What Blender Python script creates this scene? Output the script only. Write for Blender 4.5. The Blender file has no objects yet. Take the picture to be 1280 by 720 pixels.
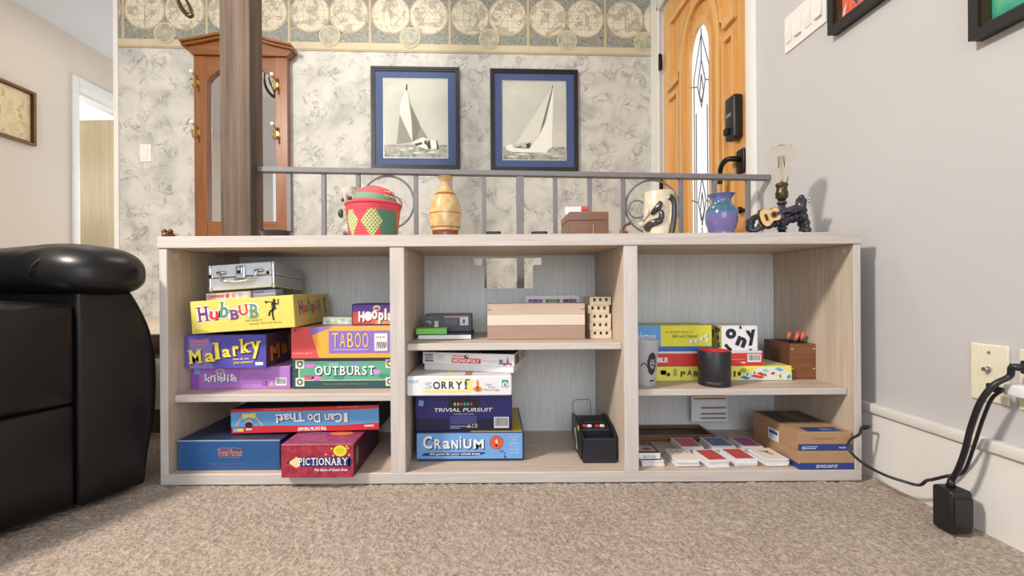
import bpy, bmesh, math, random
from math import pi, sin, cos, atan, atan2, radians, sqrt
from mathutils import Matrix, Vector
random.seed(7)
S = bpy.context.scene
COL = S.collection

# ------------------------------------------------------------------ camera, light, exposure
FPX, CX, CY, HC, ROLL = 552.0, 617.0, 360.0, 0.560, 0.0067
cd = bpy.data.cameras.new('camera'); cam = bpy.data.objects.new('camera', cd); COL.objects.link(cam)
cd.sensor_width = 36.0; cd.lens = 36.0*FPX/1280.0; cd.shift_x = (640.0-CX)/1280.0
cd.clip_start = 0.02; cd.clip_end = 60
cam.matrix_world = Matrix.Translation((0, 0, HC)) @ Matrix.Rotation(pi/2, 4, 'X') @ Matrix.Rotation(-ROLL, 4, 'Z')
S.camera = cam
S.view_settings.view_transform = 'Standard'
S.view_settings.look = 'None'
S.view_settings.gamma = 1.0
S.view_settings.use_curve_mapping = False
S.view_settings.exposure = 0.28

w = bpy.data.worlds.new('world'); S.world = w; w.use_nodes = True
w.node_tree.nodes['Background'].inputs[0].default_value = (0.86, 0.93, 1.0, 1)
w.node_tree.nodes['Background'].inputs[1].default_value = 0.8

def area(name, loc, aim, sx, sy, power, col, spread=180):
    l = bpy.data.lights.new(name, 'AREA'); l.shape = 'RECTANGLE'; l.size = sx; l.size_y = sy
    l.energy = power; l.color = col; l.spread = radians(spread)
    o = bpy.data.objects.new(name, l); COL.objects.link(o); o.location = loc
    o.rotation_euler = (Vector(aim)-Vector(loc)).to_track_quat('-Z', 'Y').to_euler()
    return o
area('daylight_fill', (0.4, -2.4, 1.5), (0.0, 1.6, 0.5), 3.0, 1.7, 40, (0.88, 0.94, 1.0))  # added cool fill behind the camera, stands for an unseen window
area('living_room_lamp', (-2.1, -0.1, 2.6), (0.0, 1.2, 0.2), 0.34, 0.34, 100, (1.0, 0.92, 0.82))
area('entry_fill', (-0.6, 2.25, 2.70), (-0.6, 2.35, 0.0), 0.9, 0.5, 9, (1.0, 0.97, 0.91))  # added overhead fill that brightens the papered wall, no fixture here
area('hall_fill', (-2.9, 3.5, 2.74), (-2.9, 3.5, 0.0), 0.6, 0.6, 3, (1.0, 0.95, 0.88))  # added weak fill for the hall, no fixture here
area('hall_end_fill', (-3.0, 5.1, 1.5), (-3.1, 3.0, 1.9), 1.0, 1.7, 16, (0.94, 0.97, 1.0))  # unseen fill added at the hall end to lift left wall and ceiling
area('side_door_fill', (-5.0, 3.2, 1.9), (-4.0, 4.45, 1.5), 0.9, 0.9, 6, (1.0, 0.98, 0.94))  # added soft fill for the face of the open inner door
area('side_room_back_fill', (-4.9, 4.66, 1.5), (-4.1, 5.0, 2.5), 0.5, 0.2, 20, (0.96, 0.98, 1.0))  # added fill hidden behind the door leaf, whitens the wall above it

# ------------------------------------------------------------------ pixel -> place helpers
def U(px, py): return px - ROLL*(py-CY)
def V(px, py): return py + ROLL*(px-640.0)
def at(px, py, Y):
    return Vector(((U(px, py)-CX)/FPX*Y, Y, HC-(V(px, py)-CY)/FPX*Y))
XW = 1.12                                        # right wall plane
def rw(px, py, X=XW):                            # point of the plane X = const
    Y = FPX*X/(U(px, py)-CX)
    return Vector((X, Y, HC-(V(px, py)-CY)/FPX*Y))
BW0 = Vector((1.12, 3.12, 0)); BA = atan(0.0455)  # papered wall: right end and turn
BM = Vector((sin(BA), -cos(BA), 0)); BD = Vector((cos(BA), sin(BA), 0))
def bw(px, py, off=0.0):                         # -> local x along the papered wall, height
    k = (U(px, py)-CX)/FPX
    P = BW0+BM*off
    Y = (P.x*BM.x+P.y*BM.y)/(k*BM.x+BM.y)
    X = k*Y
    return ((X-1.12)*cos(BA)+(Y-3.12)*sin(BA), HC-(V(px, py)-CY)/FPX*Y)
def bwp(lx, off, z): 
    p = BW0+BD*lx+BM*off; return Vector((p.x, p.y, z))

# ------------------------------------------------------------------ materials
def lin(c):
    c = c/255.0
    return c/12.92 if c <= 0.04045 else ((c+0.055)/1.055)**2.4
def rgb(t, k=1.0): return (lin(t[0])*k, lin(t[1])*k, lin(t[2])*k, 1.0)
MATS = {}
def newmat(name):
    m = bpy.data.materials.new(name); m.use_nodes = True
    return m, m.node_tree.nodes, m.node_tree.links, m.node_tree.nodes['Principled BSDF']
def coords(N, L, scale=(1, 1, 1)):
    tc = N.new('ShaderNodeTexCoord'); mp = N.new('ShaderNodeMapping'); mp.inputs['Scale'].default_value = scale
    L.new(tc.outputs['Object'], mp.inputs['Vector']); return mp.outputs['Vector']
def noise(N, L, vec, scale, detail=3, rough=0.5, dist=0.0):
    n = N.new('ShaderNodeTexNoise'); n.inputs['Scale'].default_value = scale; n.inputs['Detail'].default_value = detail
    n.inputs['Roughness'].default_value = rough; n.inputs['Distortion'].default_value = dist
    L.new(vec, n.inputs['Vector']); return n.outputs['Fac']
def ramp(N, L, fac, stops):
    r = N.new('ShaderNodeValToRGB'); e = r.color_ramp.elements
    while len(e) < len(stops): e.new(0.5)
    for i, (p, c) in enumerate(stops): e[i].position = p; e[i].color = c
    L.new(fac, r.inputs['Fac']); return r.outputs['Color']
def mix(N, L, fac, a, b, mode='MIX'):
    m = N.new('ShaderNodeMix'); m.data_type = 'RGBA'; m.blend_type = mode
    for i, v in ((0, fac), (6, a), (7, b)):
        if hasattr(v, 'is_linked'): L.new(v, m.inputs[i])
        else: m.inputs[i].default_value = v
    return m.outputs[2]
def bump(N, L, b, h, strength=0.3, dist=0.002):
    n = N.new('ShaderNodeBump'); n.inputs['Strength'].default_value = strength; n.inputs['Distance'].default_value = dist
    L.new(h, n.inputs['Height']); L.new(n.outputs['Normal'], b.inputs['Normal'])
def plain(name, c, rough=0.55, metal=0.0, var=0.06, sc=18.0, spec=0.5, coat=0.0):
    if name in MATS: return MATS[name]
    m, N, L, b = newmat(name)
    f = noise(N, L, coords(N, L), sc, 4)
    a = rgb(c, 1-var); d = rgb(c, 1+var)
    L.new(ramp(N, L, f, [(0.3, a), (0.7, d)]), b.inputs['Base Color'])
    b.inputs['Roughness'].default_value = rough; b.inputs['Metallic'].default_value = metal
    b.inputs['Specular IOR Level'].default_value = spec
    b.inputs['Coat Weight'].default_value = coat; b.inputs['Coat Roughness'].default_value = 0.08
    MATS[name] = m; return m
def pr(c, rough=0.45):                            # printing ink / card stock, cached by colour
    return plain('print_%02x%02x%02x' % tuple(c), c, rough, var=0.03, sc=60)
def wood(name, c1, c2, axis='x', fine=90.0, rough=0.5, big=6.0, spread=0.5, bumps=0.15, coat=0.0):
    if name in MATS: return MATS[name]
    m, N, L, b = newmat(name)
    k = {'x': (0.04, 1, 1), 'y': (1, 0.04, 1), 'z': (1, 1, 0.04)}[axis]
    v = coords(N, L, k)
    f1 = noise(N, L, v, fine, 5, 0.65); f2 = noise(N, L, v, big, 4, 0.6, 0.8)
    mx = N.new('ShaderNodeMath'); mx.operation = 'ADD'; mx.use_clamp = True
    ml = N.new('ShaderNodeMath'); ml.operation = 'MULTIPLY'; ml.inputs[1].default_value = spread
    L.new(f1, ml.inputs[0])
    m2 = N.new('ShaderNodeMath'); m2.operation = 'MULTIPLY'; m2.inputs[1].default_value = 1-spread
    L.new(f2, m2.inputs[0]); L.new(ml.outputs[0], mx.inputs[0]); L.new(m2.outputs[0], mx.inputs[1])
    L.new(ramp(N, L, mx.outputs[0], [(0.34, rgb(c1)), (0.64, rgb(c2))]), b.inputs['Base Color'])
    b.inputs['Roughness'].default_value = rough; b.inputs['Coat Weight'].default_value = coat
    if bumps: bump(N, L, b, f1, bumps, 0.001)
    MATS[name] = m; return m

ash_h = wood('ash_laminate_across', (184, 175, 169), (210, 203, 198), 'x', 120, 0.5, 9, 0.6, 0.05)
ash_v = wood('ash_laminate_upright', (184, 175, 169), (210, 203, 198), 'z', 120, 0.5, 9, 0.6, 0.05)
ash_in = wood('ash_laminate_inner', (178, 162, 144), (210, 195, 178), 'z', 110, 0.5, 9, 0.6, 0.05)  # same laminate, the bays' warm light put into its colour
ash_deep = wood('ash_laminate_deep', (176, 156, 140), (206, 188, 172), 'x', 110, 0.5, 9, 0.6, 0.05)  # same laminate, browner: light and shade inside the bays put into its colour
ash_back = wood('ash_backboard', (208, 211, 210), (234, 236, 236), 'z', 150, 0.5, 8, 0.7, 0.05)  # cool tint of the window light put into the board's colour
pine = wood('honey_pine', (192, 136, 74), (224, 174, 106), 'z', 60, 0.35, 5, 0.45, 0.05, 0.3)
pine_l = wood('honey_pine_moulding', (200, 144, 80), (230, 182, 114), 'z', 60, 0.35, 5, 0.45, 0.05, 0.3)
oak = wood('reddish_oak', (104, 58, 22), (150, 92, 44), 'z', 70, 0.35, 7, 0.5, 0.1, 0.25)
oak_x = wood('reddish_oak_across', (104, 58, 22), (150, 92, 44), 'x', 70, 0.35, 7, 0.5, 0.1, 0.25)
rough_post = wood('rough_brown_timber', (66, 54, 45), (124, 105, 90), 'z', 45, 0.85, 12, 0.5, 0.8)
dark_frame = wood('dark_walnut_frame', (34, 27, 24), (62, 50, 44), 'x', 60, 0.35, 8, 0.5, 0.1, 0.2)
brown_frame = wood('brown_picture_frame', (96, 58, 30), (140, 90, 50), 'y', 60, 0.4, 8, 0.5, 0.1)
walnut = wood('walnut_box', (88, 52, 32), (146, 96, 62), 'x', 50, 0.4, 8, 0.5, 0.1, 0.15)
walnut_z = wood('walnut_box_side', (62, 38, 26), (116, 74, 48), 'y', 50, 0.4, 8, 0.5, 0.1, 0.15)
white_paint = plain('white_paint', (228, 226, 222), 0.45, var=0.02)
ivory = plain('ivory_plastic', (226, 222, 200), 0.35, var=0.02)
black_metal = plain('black_metal', (38, 37, 38), 0.35, 0.6, 0.08)
black_plastic = plain('black_plastic', (26, 26, 28), 0.42, 0, 0.08)
iron = plain('grey_iron', (122, 119, 122), 0.5, 0.0, 0.08)
brass = plain('aged_brass', (178, 142, 76), 0.28, 0.9, 0.08)
bronze = plain('dark_bronze', (92, 80, 58), 0.35, 0.85, 0.1)
steel = plain('polished_steel', (206, 208, 212), 0.22, 0.9, 0.04)
alu = plain('brushed_aluminium', (228, 235, 245), 0.4, 0.0, 0.03, 60)
alu_d = plain('ribbed_aluminium_panel', (176, 180, 188), 0.42, 0.05, 0.05, 60)
porcelain = plain('white_porcelain', (240, 238, 232), 0.2, 0, 0.01, coat=0.5)

def wallpaint(name, c, sc=240, st=0.08):
    m, N, L, b = newmat(name)
    v = coords(N, L)
    L.new(ramp(N, L, noise(N, L, v, 1.3, 3), [(0.3, rgb(c, 0.97)), (0.7, rgb(c, 1.03))]), b.inputs['Base Color'])
    b.inputs['Roughness'].default_value = 0.7
    bump(N, L, b, noise(N, L, v, sc, 2), st, 0.002); return m
paint_r = wallpaint('greige_wall_paint', (194, 193, 194))
paint_l = wallpaint('beige_wall_paint', (214, 200, 184))
paint_c = wallpaint('ceiling_paint', (214, 216, 220), 160, 0.5)

def wallpaper():
    m, N, L, b = newmat('marbled_wallpaper')
    v = coords(N, L)
    cloud = noise(N, L, v, 5.2, 7, 0.64, 0.6)
    base = ramp(N, L, noise(N, L, v, 5, 4), [(0.3, rgb((190, 189, 182))), (0.7, rgb((208, 206, 198)))])
    soft = ramp(N, L, cloud, [(0.47, (0, 0, 0, 1)), (0.70, (0.75, 0.75, 0.75, 1))])
    c1 = mix(N, L, soft, base, rgb((150, 150, 149)))
    # torn edges: thin dark lines where a distorted noise crosses its middle, only inside clouds
    vein = noise(N, L, v, 9.5, 8, 0.66, 0.9)
    line = ramp(N, L, vein, [(0.485, (0, 0, 0, 1)), (0.505, (1, 1, 1, 1)), (0.53, (0.25, 0.25, 0.25, 1)), (0.60, (0, 0, 0, 1))])
    gate = ramp(N, L, noise(N, L, v, 7.0, 3, 0.5), [(0.47, (0, 0, 0, 1)), (0.58, (0.85, 0.85, 0.85, 1))])
    f = mix(N, L, 1.0, line, gate, 'MULTIPLY')
    L.new(mix(N, L, f, c1, rgb((104, 104, 108))), b.inputs['Base Color'])
    b.inputs['Roughness'].default_value = 0.6
    return m
paper = wallpaper()
def mottled(name, stops, sc, detail=6, rough=0.55, dist=0.5, coat=0.0):
    m, N, L, b = newmat(name)
    L.new(ramp(N, L, noise(N, L, coords(N, L), sc, detail, 0.6, dist), stops), b.inputs['Base Color'])
    b.inputs['Roughness'].default_value = rough; b.inputs['Coat Weight'].default_value = coat
    return m
bord_ground = mottled('border_painted_ground', [(0.32, rgb((84, 86, 84))), (0.45, rgb((160, 158, 146))), (0.53, rgb((106, 118, 118))), (0.60, rgb((150, 148, 128))), (0.70, rgb((184, 176, 160)))], 34)
bord_map = mottled('border_map_disc', [(0.42, rgb((212, 206, 186))), (0.53, rgb((204, 196, 176))), (0.57, rgb((166, 158, 142))), (0.66, rgb((188, 180, 160)))], 14)
bord_globe = mottled('border_small_globe', [(0.4, rgb((150, 150, 132))), (0.62, rgb((184, 180, 160)))], 30)
bord_stripe = plain('border_cream_stripe', (194, 184, 156), 0.6, var=0.05)
bord_edge = plain('border_tan_edge', (172, 156, 126), 0.6, var=0.05)
bord_ring = plain('border_gilt_ring', (206, 186, 150), 0.6, var=0.04)
bord_line = plain('border_map_lines', (160, 148, 126), 0.6, var=0.05)

def carpet():
    m, N, L, b = newmat('beige_carpet')
    v = coords(N, L)
    f = noise(N, L, v, 130, 4, 0.72); g = noise(N, L, v, 7, 3, 0.5); h = noise(N, L, v, 70, 2, 0.5)
    c = ramp(N, L, f, [(0.30, rgb((108, 92, 78))), (0.45, rgb((172, 152, 136))), (0.60, rgb((218, 200, 184)))])
    c = mix(N, L, 0.25, c, ramp(N, L, g, [(0.35, rgb((178, 158, 140))), (0.65, rgb((206, 188, 172)))]))
    L.new(c, b.inputs['Base Color']); b.inputs['Roughness'].default_value = 0.95
    b.inputs['Specular IOR Level'].default_value = 0.1
    b.inputs['Sheen Weight'].default_value = 0.2
    bump(N, L, b, f, 1.0, 0.012); return m
carpet_m = carpet()
def leather():
    m, N, L, b = newmat('black_leather')
    v = coords(N, L)
    b.inputs['Base Color'].default_value = rgb((15, 14, 15)); b.inputs['Roughness'].default_value = 0.34
    b.inputs['Specular IOR Level'].default_value = 0.38
    vo = N.new('ShaderNodeTexVoronoi'); vo.inputs['Scale'].default_value = 260; L.new(v, vo.inputs['Vector'])
    bump(N, L, b, vo.outputs['Distance'], 0.12, 0.001); return m
leather_m = leather()
def glassy(name, col, rough, alpha_t, ior=1.45):
    m, N, L, b = newmat(name)
    b.inputs['Base Color'].default_value = col; b.inputs['Roughness'].default_value = rough
    b.inputs['Transmission Weight'].default_value = alpha_t; b.inputs['IOR'].default_value = ior
    return m
mirror_m, N_, L_, b_ = newmat('mirror_silver')
b_.inputs['Base Color'].default_value = (0.86, 0.87, 0.86, 1); b_.inputs['Metallic'].default_value = 1; b_.inputs['Roughness'].default_value = 0.015
def lit_glass():
    m, N, L, b = newmat('daylit_textured_glass')
    f = noise(N, L, coords(N, L, (1, 1, 0.15)), 40, 3)
    b.inputs['Base Color'].default_value = (0.4, 0.42, 0.44, 1); b.inputs['Roughness'].default_value = 0.25
    L.new(ramp(N, L, f, [(0.3, (0.72, 0.76, 0.80, 1)), (0.7, (0.95, 0.97, 1.0, 1))]), b.inputs['Emission Color'])
    b.inputs['Emission Strength'].default_value = 0.6; return m
lit_glass_m = lit_glass()

# ------------------------------------------------------------------ mesh builder
ORIG = {}
def curve_mesh(loops, ext=0.0):
    cu = bpy.data.curves.new('tmp', 'CURVE'); cu.dimensions = '2D'; cu.fill_mode = 'BOTH'; cu.extrude = ext/2
    for lp in loops:
        s = cu.splines.new('POLY'); s.points.add(len(lp)-1); s.use_cyclic_u = True
        for i, p in enumerate(lp): s.points[i].co = (p[0], p[1], 0, 1)
    o = bpy.data.objects.new('tmp', cu); me = bpy.data.meshes.new_from_object(o)
    bpy.data.objects.remove(o); bpy.data.curves.remove(cu); return me
TXT = {}
def text_mesh(s, bold=0.0, shear=0.0, space=1.0):
    k = (s, bold, shear, space)
    if k in TXT: return TXT[k]
    cu = bpy.data.curves.new('tmp', 'FONT'); cu.body = s; cu.offset = bold; cu.shear = shear; cu.space_character = space
    cu.size = 1.0; cu.resolution_u = 3; cu.fill_mode = 'FRONT'
    o = bpy.data.objects.new('tmp', cu); me = bpy.data.meshes.new_from_object(o)
    vs = [(v.co.x, v.co.y) for v in me.vertices]; fs = [tuple(p.vertices) for p in me.polygons]
    bpy.data.objects.remove(o); bpy.data.curves.remove(cu); bpy.data.meshes.remove(me)
    TXT[k] = (vs, fs); return TXT[k]

class MB:
    def __init__(s): s.bm = bmesh.new(); s.mats = []
    def mi(s, m):
        if m not in s.mats: s.mats.append(m)
        return s.mats.index(m)
    def poly(s, pts, m, smooth=False):
        f = s.bm.faces.new([s.bm.verts.new(Vector(p)) for p in pts]); f.material_index = s.mi(m); f.smooth = smooth; return f
    def raw(s, vs, fs, m, smooth=False):
        bv = [s.bm.verts.new(Vector(v)) for v in vs]; i = s.mi(m); out = []
        for f in fs:
            if len(set(f)) < 3: continue
            try: q = s.bm.faces.new([bv[k] for k in f])
            except ValueError: continue
            q.material_index = i; q.smooth = smooth; out.append(q)
        return out
    def mesh(s, me, fn, m, smooth=False, drop=True):
        r = s.raw([fn(v.co) for v in me.vertices], [tuple(p.vertices) for p in me.polygons], m, smooth)
        if drop: bpy.data.meshes.remove(me)
        return r
    def box(s, a, b, m, bev=0.0, seg=2, faces=None):
        x0, y0, z0 = a; x1, y1, z1 = b
        vs = [s.bm.verts.new(p) for p in ((x0, y0, z0), (x1, y0, z0), (x1, y1, z0), (x0, y1, z0), (x0, y0, z1), (x1, y0, z1), (x1, y1, z1), (x0, y1, z1))]
        idx = {'bottom': (0, 3, 2, 1), 'top': (4, 5, 6, 7), 'front': (0, 1, 5, 4), 'right': (1, 2, 6, 5), 'back': (2, 3, 7, 6), 'left': (3, 0, 4, 7)}
        fl = []
        for k, q in idx.items():
            f = s.bm.faces.new([vs[i] for i in q]); f.material_index = s.mi((faces or {}).get(k, m)); fl.append(f)
        if bev > 0:
            es = list({e for f in fl for e in f.edges})
            bmesh.ops.bevel(s.bm, geom=es, offset=bev, segments=seg, profile=0.5, affect='EDGES')
        return s
    def obox(s, c, ax, ay, az, hx, hy, hz, m, bev=0.0):       # oriented box
        t = MB(); t.box((-hx, -hy, -hz), (hx, hy, hz), m, bev)
        M = Matrix((Vector(ax).normalized(), Vector(ay).normalized(), Vector(az).normalized())).transposed()
        t.bm.verts.index_update()
        s.raw([Vector(c)+M @ v.co for v in t.bm.verts], [tuple(v.index for v in f.verts) for f in t.bm.faces], m); t.bm.free()
    def ring(s, c, d, r, n, up=None):
        d = Vector(d).normalized(); a = Vector(up) if up else (Vector((0, 0, 1)) if abs(d.z) < 0.9 else Vector((1, 0, 0)))
        e1 = d.cross(a).normalized(); e2 = d.cross(e1).normalized()
        return [s.bm.verts.new(Vector(c)+e1*(r*cos(2*pi*i/n))+e2*(r*sin(2*pi*i/n))) for i in range(n)]
    def skin(s, rings, m, smooth=True, caps=True, closed=False):
        i = s.mi(m); n = len(rings[0]); R = rings+[rings[0]] if closed else rings
        for a, b in zip(R, R[1:]):
            for k in range(n):
                f = s.bm.faces.new((a[k], a[(k+1) % n], b[(k+1) % n], b[k])); f.material_index = i; f.smooth = smooth
        if caps and not closed:
            for q in (rings[0][::-1], rings[-1]):
                f = s.bm.faces.new(q); f.material_index = i; f.smooth = False
    def cyl(s, p0, p1, r0, m, r1=None, n=20, smooth=True):
        p0 = Vector(p0); p1 = Vector(p1); d = p1-p0
        s.skin([s.ring(p0, d, r0, n), s.ring(p1, d, r0 if r1 is None else r1, n)], m, smooth)
    def tube(s, pts, r, m, n=10, closed=False, sub=0):
        P = [Vector(p) for p in pts]
        if sub:
            Q = []; L = len(P)
            for i in range(L if closed else L-1):
                a, b, c, d = (P[(i-1) % L] if closed or i else P[0]), P[i], P[(i+1) % L], (P[(i+2) % L] if closed or i+2 < L else P[-1])
                for j in range(sub):
                    t = j/sub
                    Q.append(0.5*((2*b)+(c-a)*t+(2*a-5*b+4*c-d)*t*t+(3*b-a-3*c+d)*t**3))
            if not closed: Q.append(P[-1])
            P = Q
        rs = r if isinstance(r, (list, tuple)) else [r]*len(P)
        if len(rs) != len(P): rs = [rs[min(len(rs)-1, int(i*len(rs)/len(P)))] for i in range(len(P))]
        rings = []; up = None; L = len(P)
        for i, p in enumerate(P):
            d = (P[(i+1) % L]-P[i-1]) if (closed or 0 < i < L-1) else (P[1]-P[0] if i == 0 else P[-1]-P[-2])
            d.normalize()
            if up is None:
                up = Vector((0, 0, 1)) if abs(d.z) < 0.9 else Vector((1, 0, 0))
            e1 = d.cross(up).normalized(); up = e1.cross(d).normalized()
            rings.append([s.bm.verts.new(p+e1*(rs[i]*cos(2*pi*k/n))+up*(rs[i]*sin(2*pi*k/n))) for k in range(n)])
        s.skin(rings, m, True, True, closed)
    def lathe(s, prof, c, m, n=36, mats=None, caps=True):
        c = Vector(c); rings = []
        for r, z in prof:
            rings.append([s.bm.verts.new(c+Vector((r*cos(2*pi*k/n), r*sin(2*pi*k/n), z))) for k in range(n)])
        for j, (a, b) in enumerate(zip(rings, rings[1:])):
            i = s.mi(mats[j] if mats else m)
            for k in range(n):
                f = s.bm.faces.new((a[k], a[(k+1) % n], b[(k+1) % n], b[k])); f.material_index = i; f.smooth = True
        if caps:
            for q, mm in ((rings[0][::-1], mats[0] if mats else m), (rings[-1], mats[-1] if mats else m)):
                f = s.bm.faces.new(q); f.material_index = s.mi(mm)
    def ball(s, c, r, m, n=16, k=10, M=None):
        rx, ry, rz = r if isinstance(r, (tuple, list)) else (r, r, r)
        c = Vector(c); vs = []; fs = []
        for j in range(1, k):
            for i in range(n):
                v = Vector((rx*sin(pi*j/k)*cos(2*pi*i/n), ry*sin(pi*j/k)*sin(2*pi*i/n), rz*cos(pi*j/k)))
                vs.append(c+(M @ v if M else v))
        t = Vector((0, 0, rz)); b = Vector((0, 0, -rz))
        vs += [c+(M @ t if M else t), c+(M @ b if M else b)]
        for j in range(k-2):
            for i in range(n): fs.append((j*n+i, (j+1)*n+i, (j+1)*n+(i+1) % n, j*n+(i+1) % n))
        for i in range(n):
            fs.append((len(vs)-2, i, (i+1) % n)); fs.append((len(vs)-1, (k-2)*n+(i+1) % n, (k-2)*n+i))
        s.raw(vs, fs, m, True)
    def text(s, t, fn, x0, y0, x1, y1, m, bold=0.0, shear=0.0, rot=0.0, space=1.0):   # fits text into a rectangle of a flat face
        vs, fs = text_mesh(t, bold, shear, space)
        if not vs: return
        ax = min(v[0] for v in vs); bx = max(v[0] for v in vs); ay = min(v[1] for v in vs); by = max(v[1] for v in vs)
        cx, cy = (x0+x1)/2, (y0+y1)/2; ca, sa = cos(radians(rot)), sin(radians(rot)); out = []
        for x, y in vs:
            p = ((x-ax)/max(bx-ax, 1e-6)-0.5)*(x1-x0); q = ((y-ay)/max(by-ay, 1e-6)-0.5)*(y1-y0)
            out.append(fn(cx+p*ca-q*sa, cy+p*sa+q*ca))
        s.raw(out, fs, m)
    def build(s, name, parent=None, origin=(0, 0, 0), smooth=None, local=False):
        origin = Vector(origin)
        if not local:
            for v in s.bm.verts: v.co -= origin
        bmesh.ops.recalc_face_normals(s.bm, faces=s.bm.faces[:])
        me = bpy.data.meshes.new(name); s.bm.to_mesh(me); s.bm.free()
        for m in s.mats: me.materials.append(m)
        if smooth:
            for p in me.polygons: p.use_smooth = True
            me.set_sharp_from_angle(angle=radians(smooth))
        o = bpy.data.objects.new(name, me); COL.objects.link(o)
        ORIG[o.name] = origin
        if parent:
            o.parent = parent; o.location = origin-(ORIG.get(parent.name, Vector()) if not local else Vector())
        else: o.location = origin
        return o
def tag(o, label, cat, group=None, kind=None):
    o['label'] = label; o['category'] = cat
    if group: o['group'] = group
    if kind: o['kind'] = kind
    return o
def empty(name, loc, rz=0.0, rot=None):
    o = bpy.data.objects.new(name, None); COL.objects.link(o); o.location = loc
    o.rotation_euler = rot if rot else (0, 0, rz); o.empty_display_size = 0.05
    ORIG[o.name] = Vector(loc); return o
def struct(o): o['kind'] = 'structure'; return o
def circle2(cx, cy, r, n=40, ry=None): return [(cx+r*cos(2*pi*i/n), cy+(ry or r)*sin(2*pi*i/n)) for i in range(n)]
def modif(o, kind, **kw):
    m = o.modifiers.new(kind.lower(), kind)
    for k, v in kw.items(): setattr(m, k, v)
    return m
# ================================================================== the setting
LZ = 0.34                                        # height of the raised entry landing
CE = 2.78
XL = -3.65
b = MB(); NX, NY = 1, 1
from mathutils import noise as mnoise
gx0, gx1, gy0, gy1, gs = -1.75, 1.10, 0.46, 1.735, 0.0055
b.box((-3.7, -2.6, -0.06), (1.25, 1.74, -0.02), carpet_m)
for q in (((-3.7, -2.6, -0.02), (1.25, gy0, 0.0)), ((-3.7, gy0, -0.02), (gx0, 1.74, 0.0)), ((gx1, gy0, -0.02), (1.25, 1.74, 0.0))): b.box(q[0], q[1], carpet_m)
nx_, ny_ = int((gx1-gx0)/gs), int((gy1-gy0)/gs); vs_ = []
for j in range(ny_+1):                            # tufted pile: a fine grid raised and sunk by a few millimetres
    for i in range(nx_+1):
        x, y = gx0+(gx1-gx0)*i/nx_, gy0+(gy1-gy0)*j/ny_
        hgt = mnoise.noise((x*85, y*85, 1.7))*.0055+mnoise.noise((x*210, y*210, 5.1))*.003-.0035
        vs_.append((x, y, min(hgt, .002) if 0 < i < nx_ and 0 < j < ny_ else 0.0))
b.raw(vs_, [(j*(nx_+1)+i, j*(nx_+1)+i+1, (j+1)*(nx_+1)+i+1, (j+1)*(nx_+1)+i) for j in range(ny_) for i in range(nx_)], carpet_m, True)
struct(b.build('floor'))
step = MB(); step.box((XL, 1.745, -0.05), (1.12, 3.3, LZ-0.03), white_paint)
step.box((XL, 1.73, LZ-0.03), (1.12, 1.78, LZ+0.045), dark_frame); step.box((XL, 1.78, LZ-0.03), (1.12, 3.3, LZ+0.045), plain('pale_bounce_floor', (206, 190, 168), .4))  # unseen landing floor, made pale to bounce more light
step.box((XL, 3.3, -0.05), (-2.45, 5.2, LZ+0.045), plain('pale_bounce_floor', (206, 190, 168), .4))
step.box((XL, 1.735, -0.0), (1.12, 1.745, 0.09), rough_post)
struct(step.build('trim_1'))
b = MB(); b.box((XW, -2.6, -0.05), (XW+0.12, rw(938, 200).y-0.005, CE), paint_r)
b.box((XW, rw(823.5, 200).y, -0.05), (XW+0.12, 3.32, CE), white_paint)
b.box((XW, rw(938, 200).y-0.005, 2.42), (XW+0.12, rw(823.5, 200).y, CE), paint_r)
struct(b.build('wall_right'))
b = MB(); b.box((1.104, -2.6, 0.0), (XW, 1.735, 0.19), white_paint)
b.box((1.092, -2.6, 0.19), (XW, 1.735, 0.216), white_paint, 0.004)
struct(b.build('baseboard_right', smooth=40))
b = MB(); b.box((-3.8, -2.6, CE), (1.25, 5.3, CE+0.1), paint_c); b.box((-5.6, 2.4, CE), (-3.8, 5.3, CE+0.1), paint_c); struct(b.build('ceiling'))
DJ0, DJ1, DJT = 3.885, 4.47, 2.31                # doorway of the left wall
b = MB(); b.box((XL-0.12, -2.6, -0.05), (XL, DJ0, CE), paint_l); b.box((XL-0.12, DJ1, -0.05), (XL, 5.2, CE), paint_l)
b.box((XL-0.12, DJ0, DJT), (XL, DJ1, CE), paint_l); struct(b.build('wall_left'))
b = MB()
for y0, y1, z1 in ((DJ0-0.06, DJ0, DJT+0.13), (DJ1, DJ1+0.06, DJT+0.13)): b.box((XL, y0, LZ), (XL+0.02, y1, z1), white_paint, 0.004)
b.box((XL, DJ0, DJT), (XL+0.02, DJ1, DJT+0.13), white_paint, 0.004)
b.box((XL, DJ0, DJT+0.05), (XL+0.026, DJ1, DJT+0.065), white_paint, 0.003)
b.box((XL-0.12, DJ0, LZ), (XL, DJ0+0.015, DJT), white_paint); b.box((XL-0.12, DJ0, DJT-0.015), (XL, DJ1, DJT), white_paint)
struct(b.build('trim_2', smooth=40))
b = MB(); b.box((-5.6, 5.0, 0), (XL-0.12, 5.1, CE), white_paint); b.box((-5.6, 2.4, 0), (-5.5, 5.0, CE), white_paint)
b.box((-5.6, 2.4, 0.24), (XL-0.12, 5.0, LZ), carpet_m)
struct(b.build('wall_side_room'))
b = MB(); b.box((XL, 5.2, 0), (-2.4, 5.3, CE), paint_l); struct(b.build('wall_hall_end'))

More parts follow.
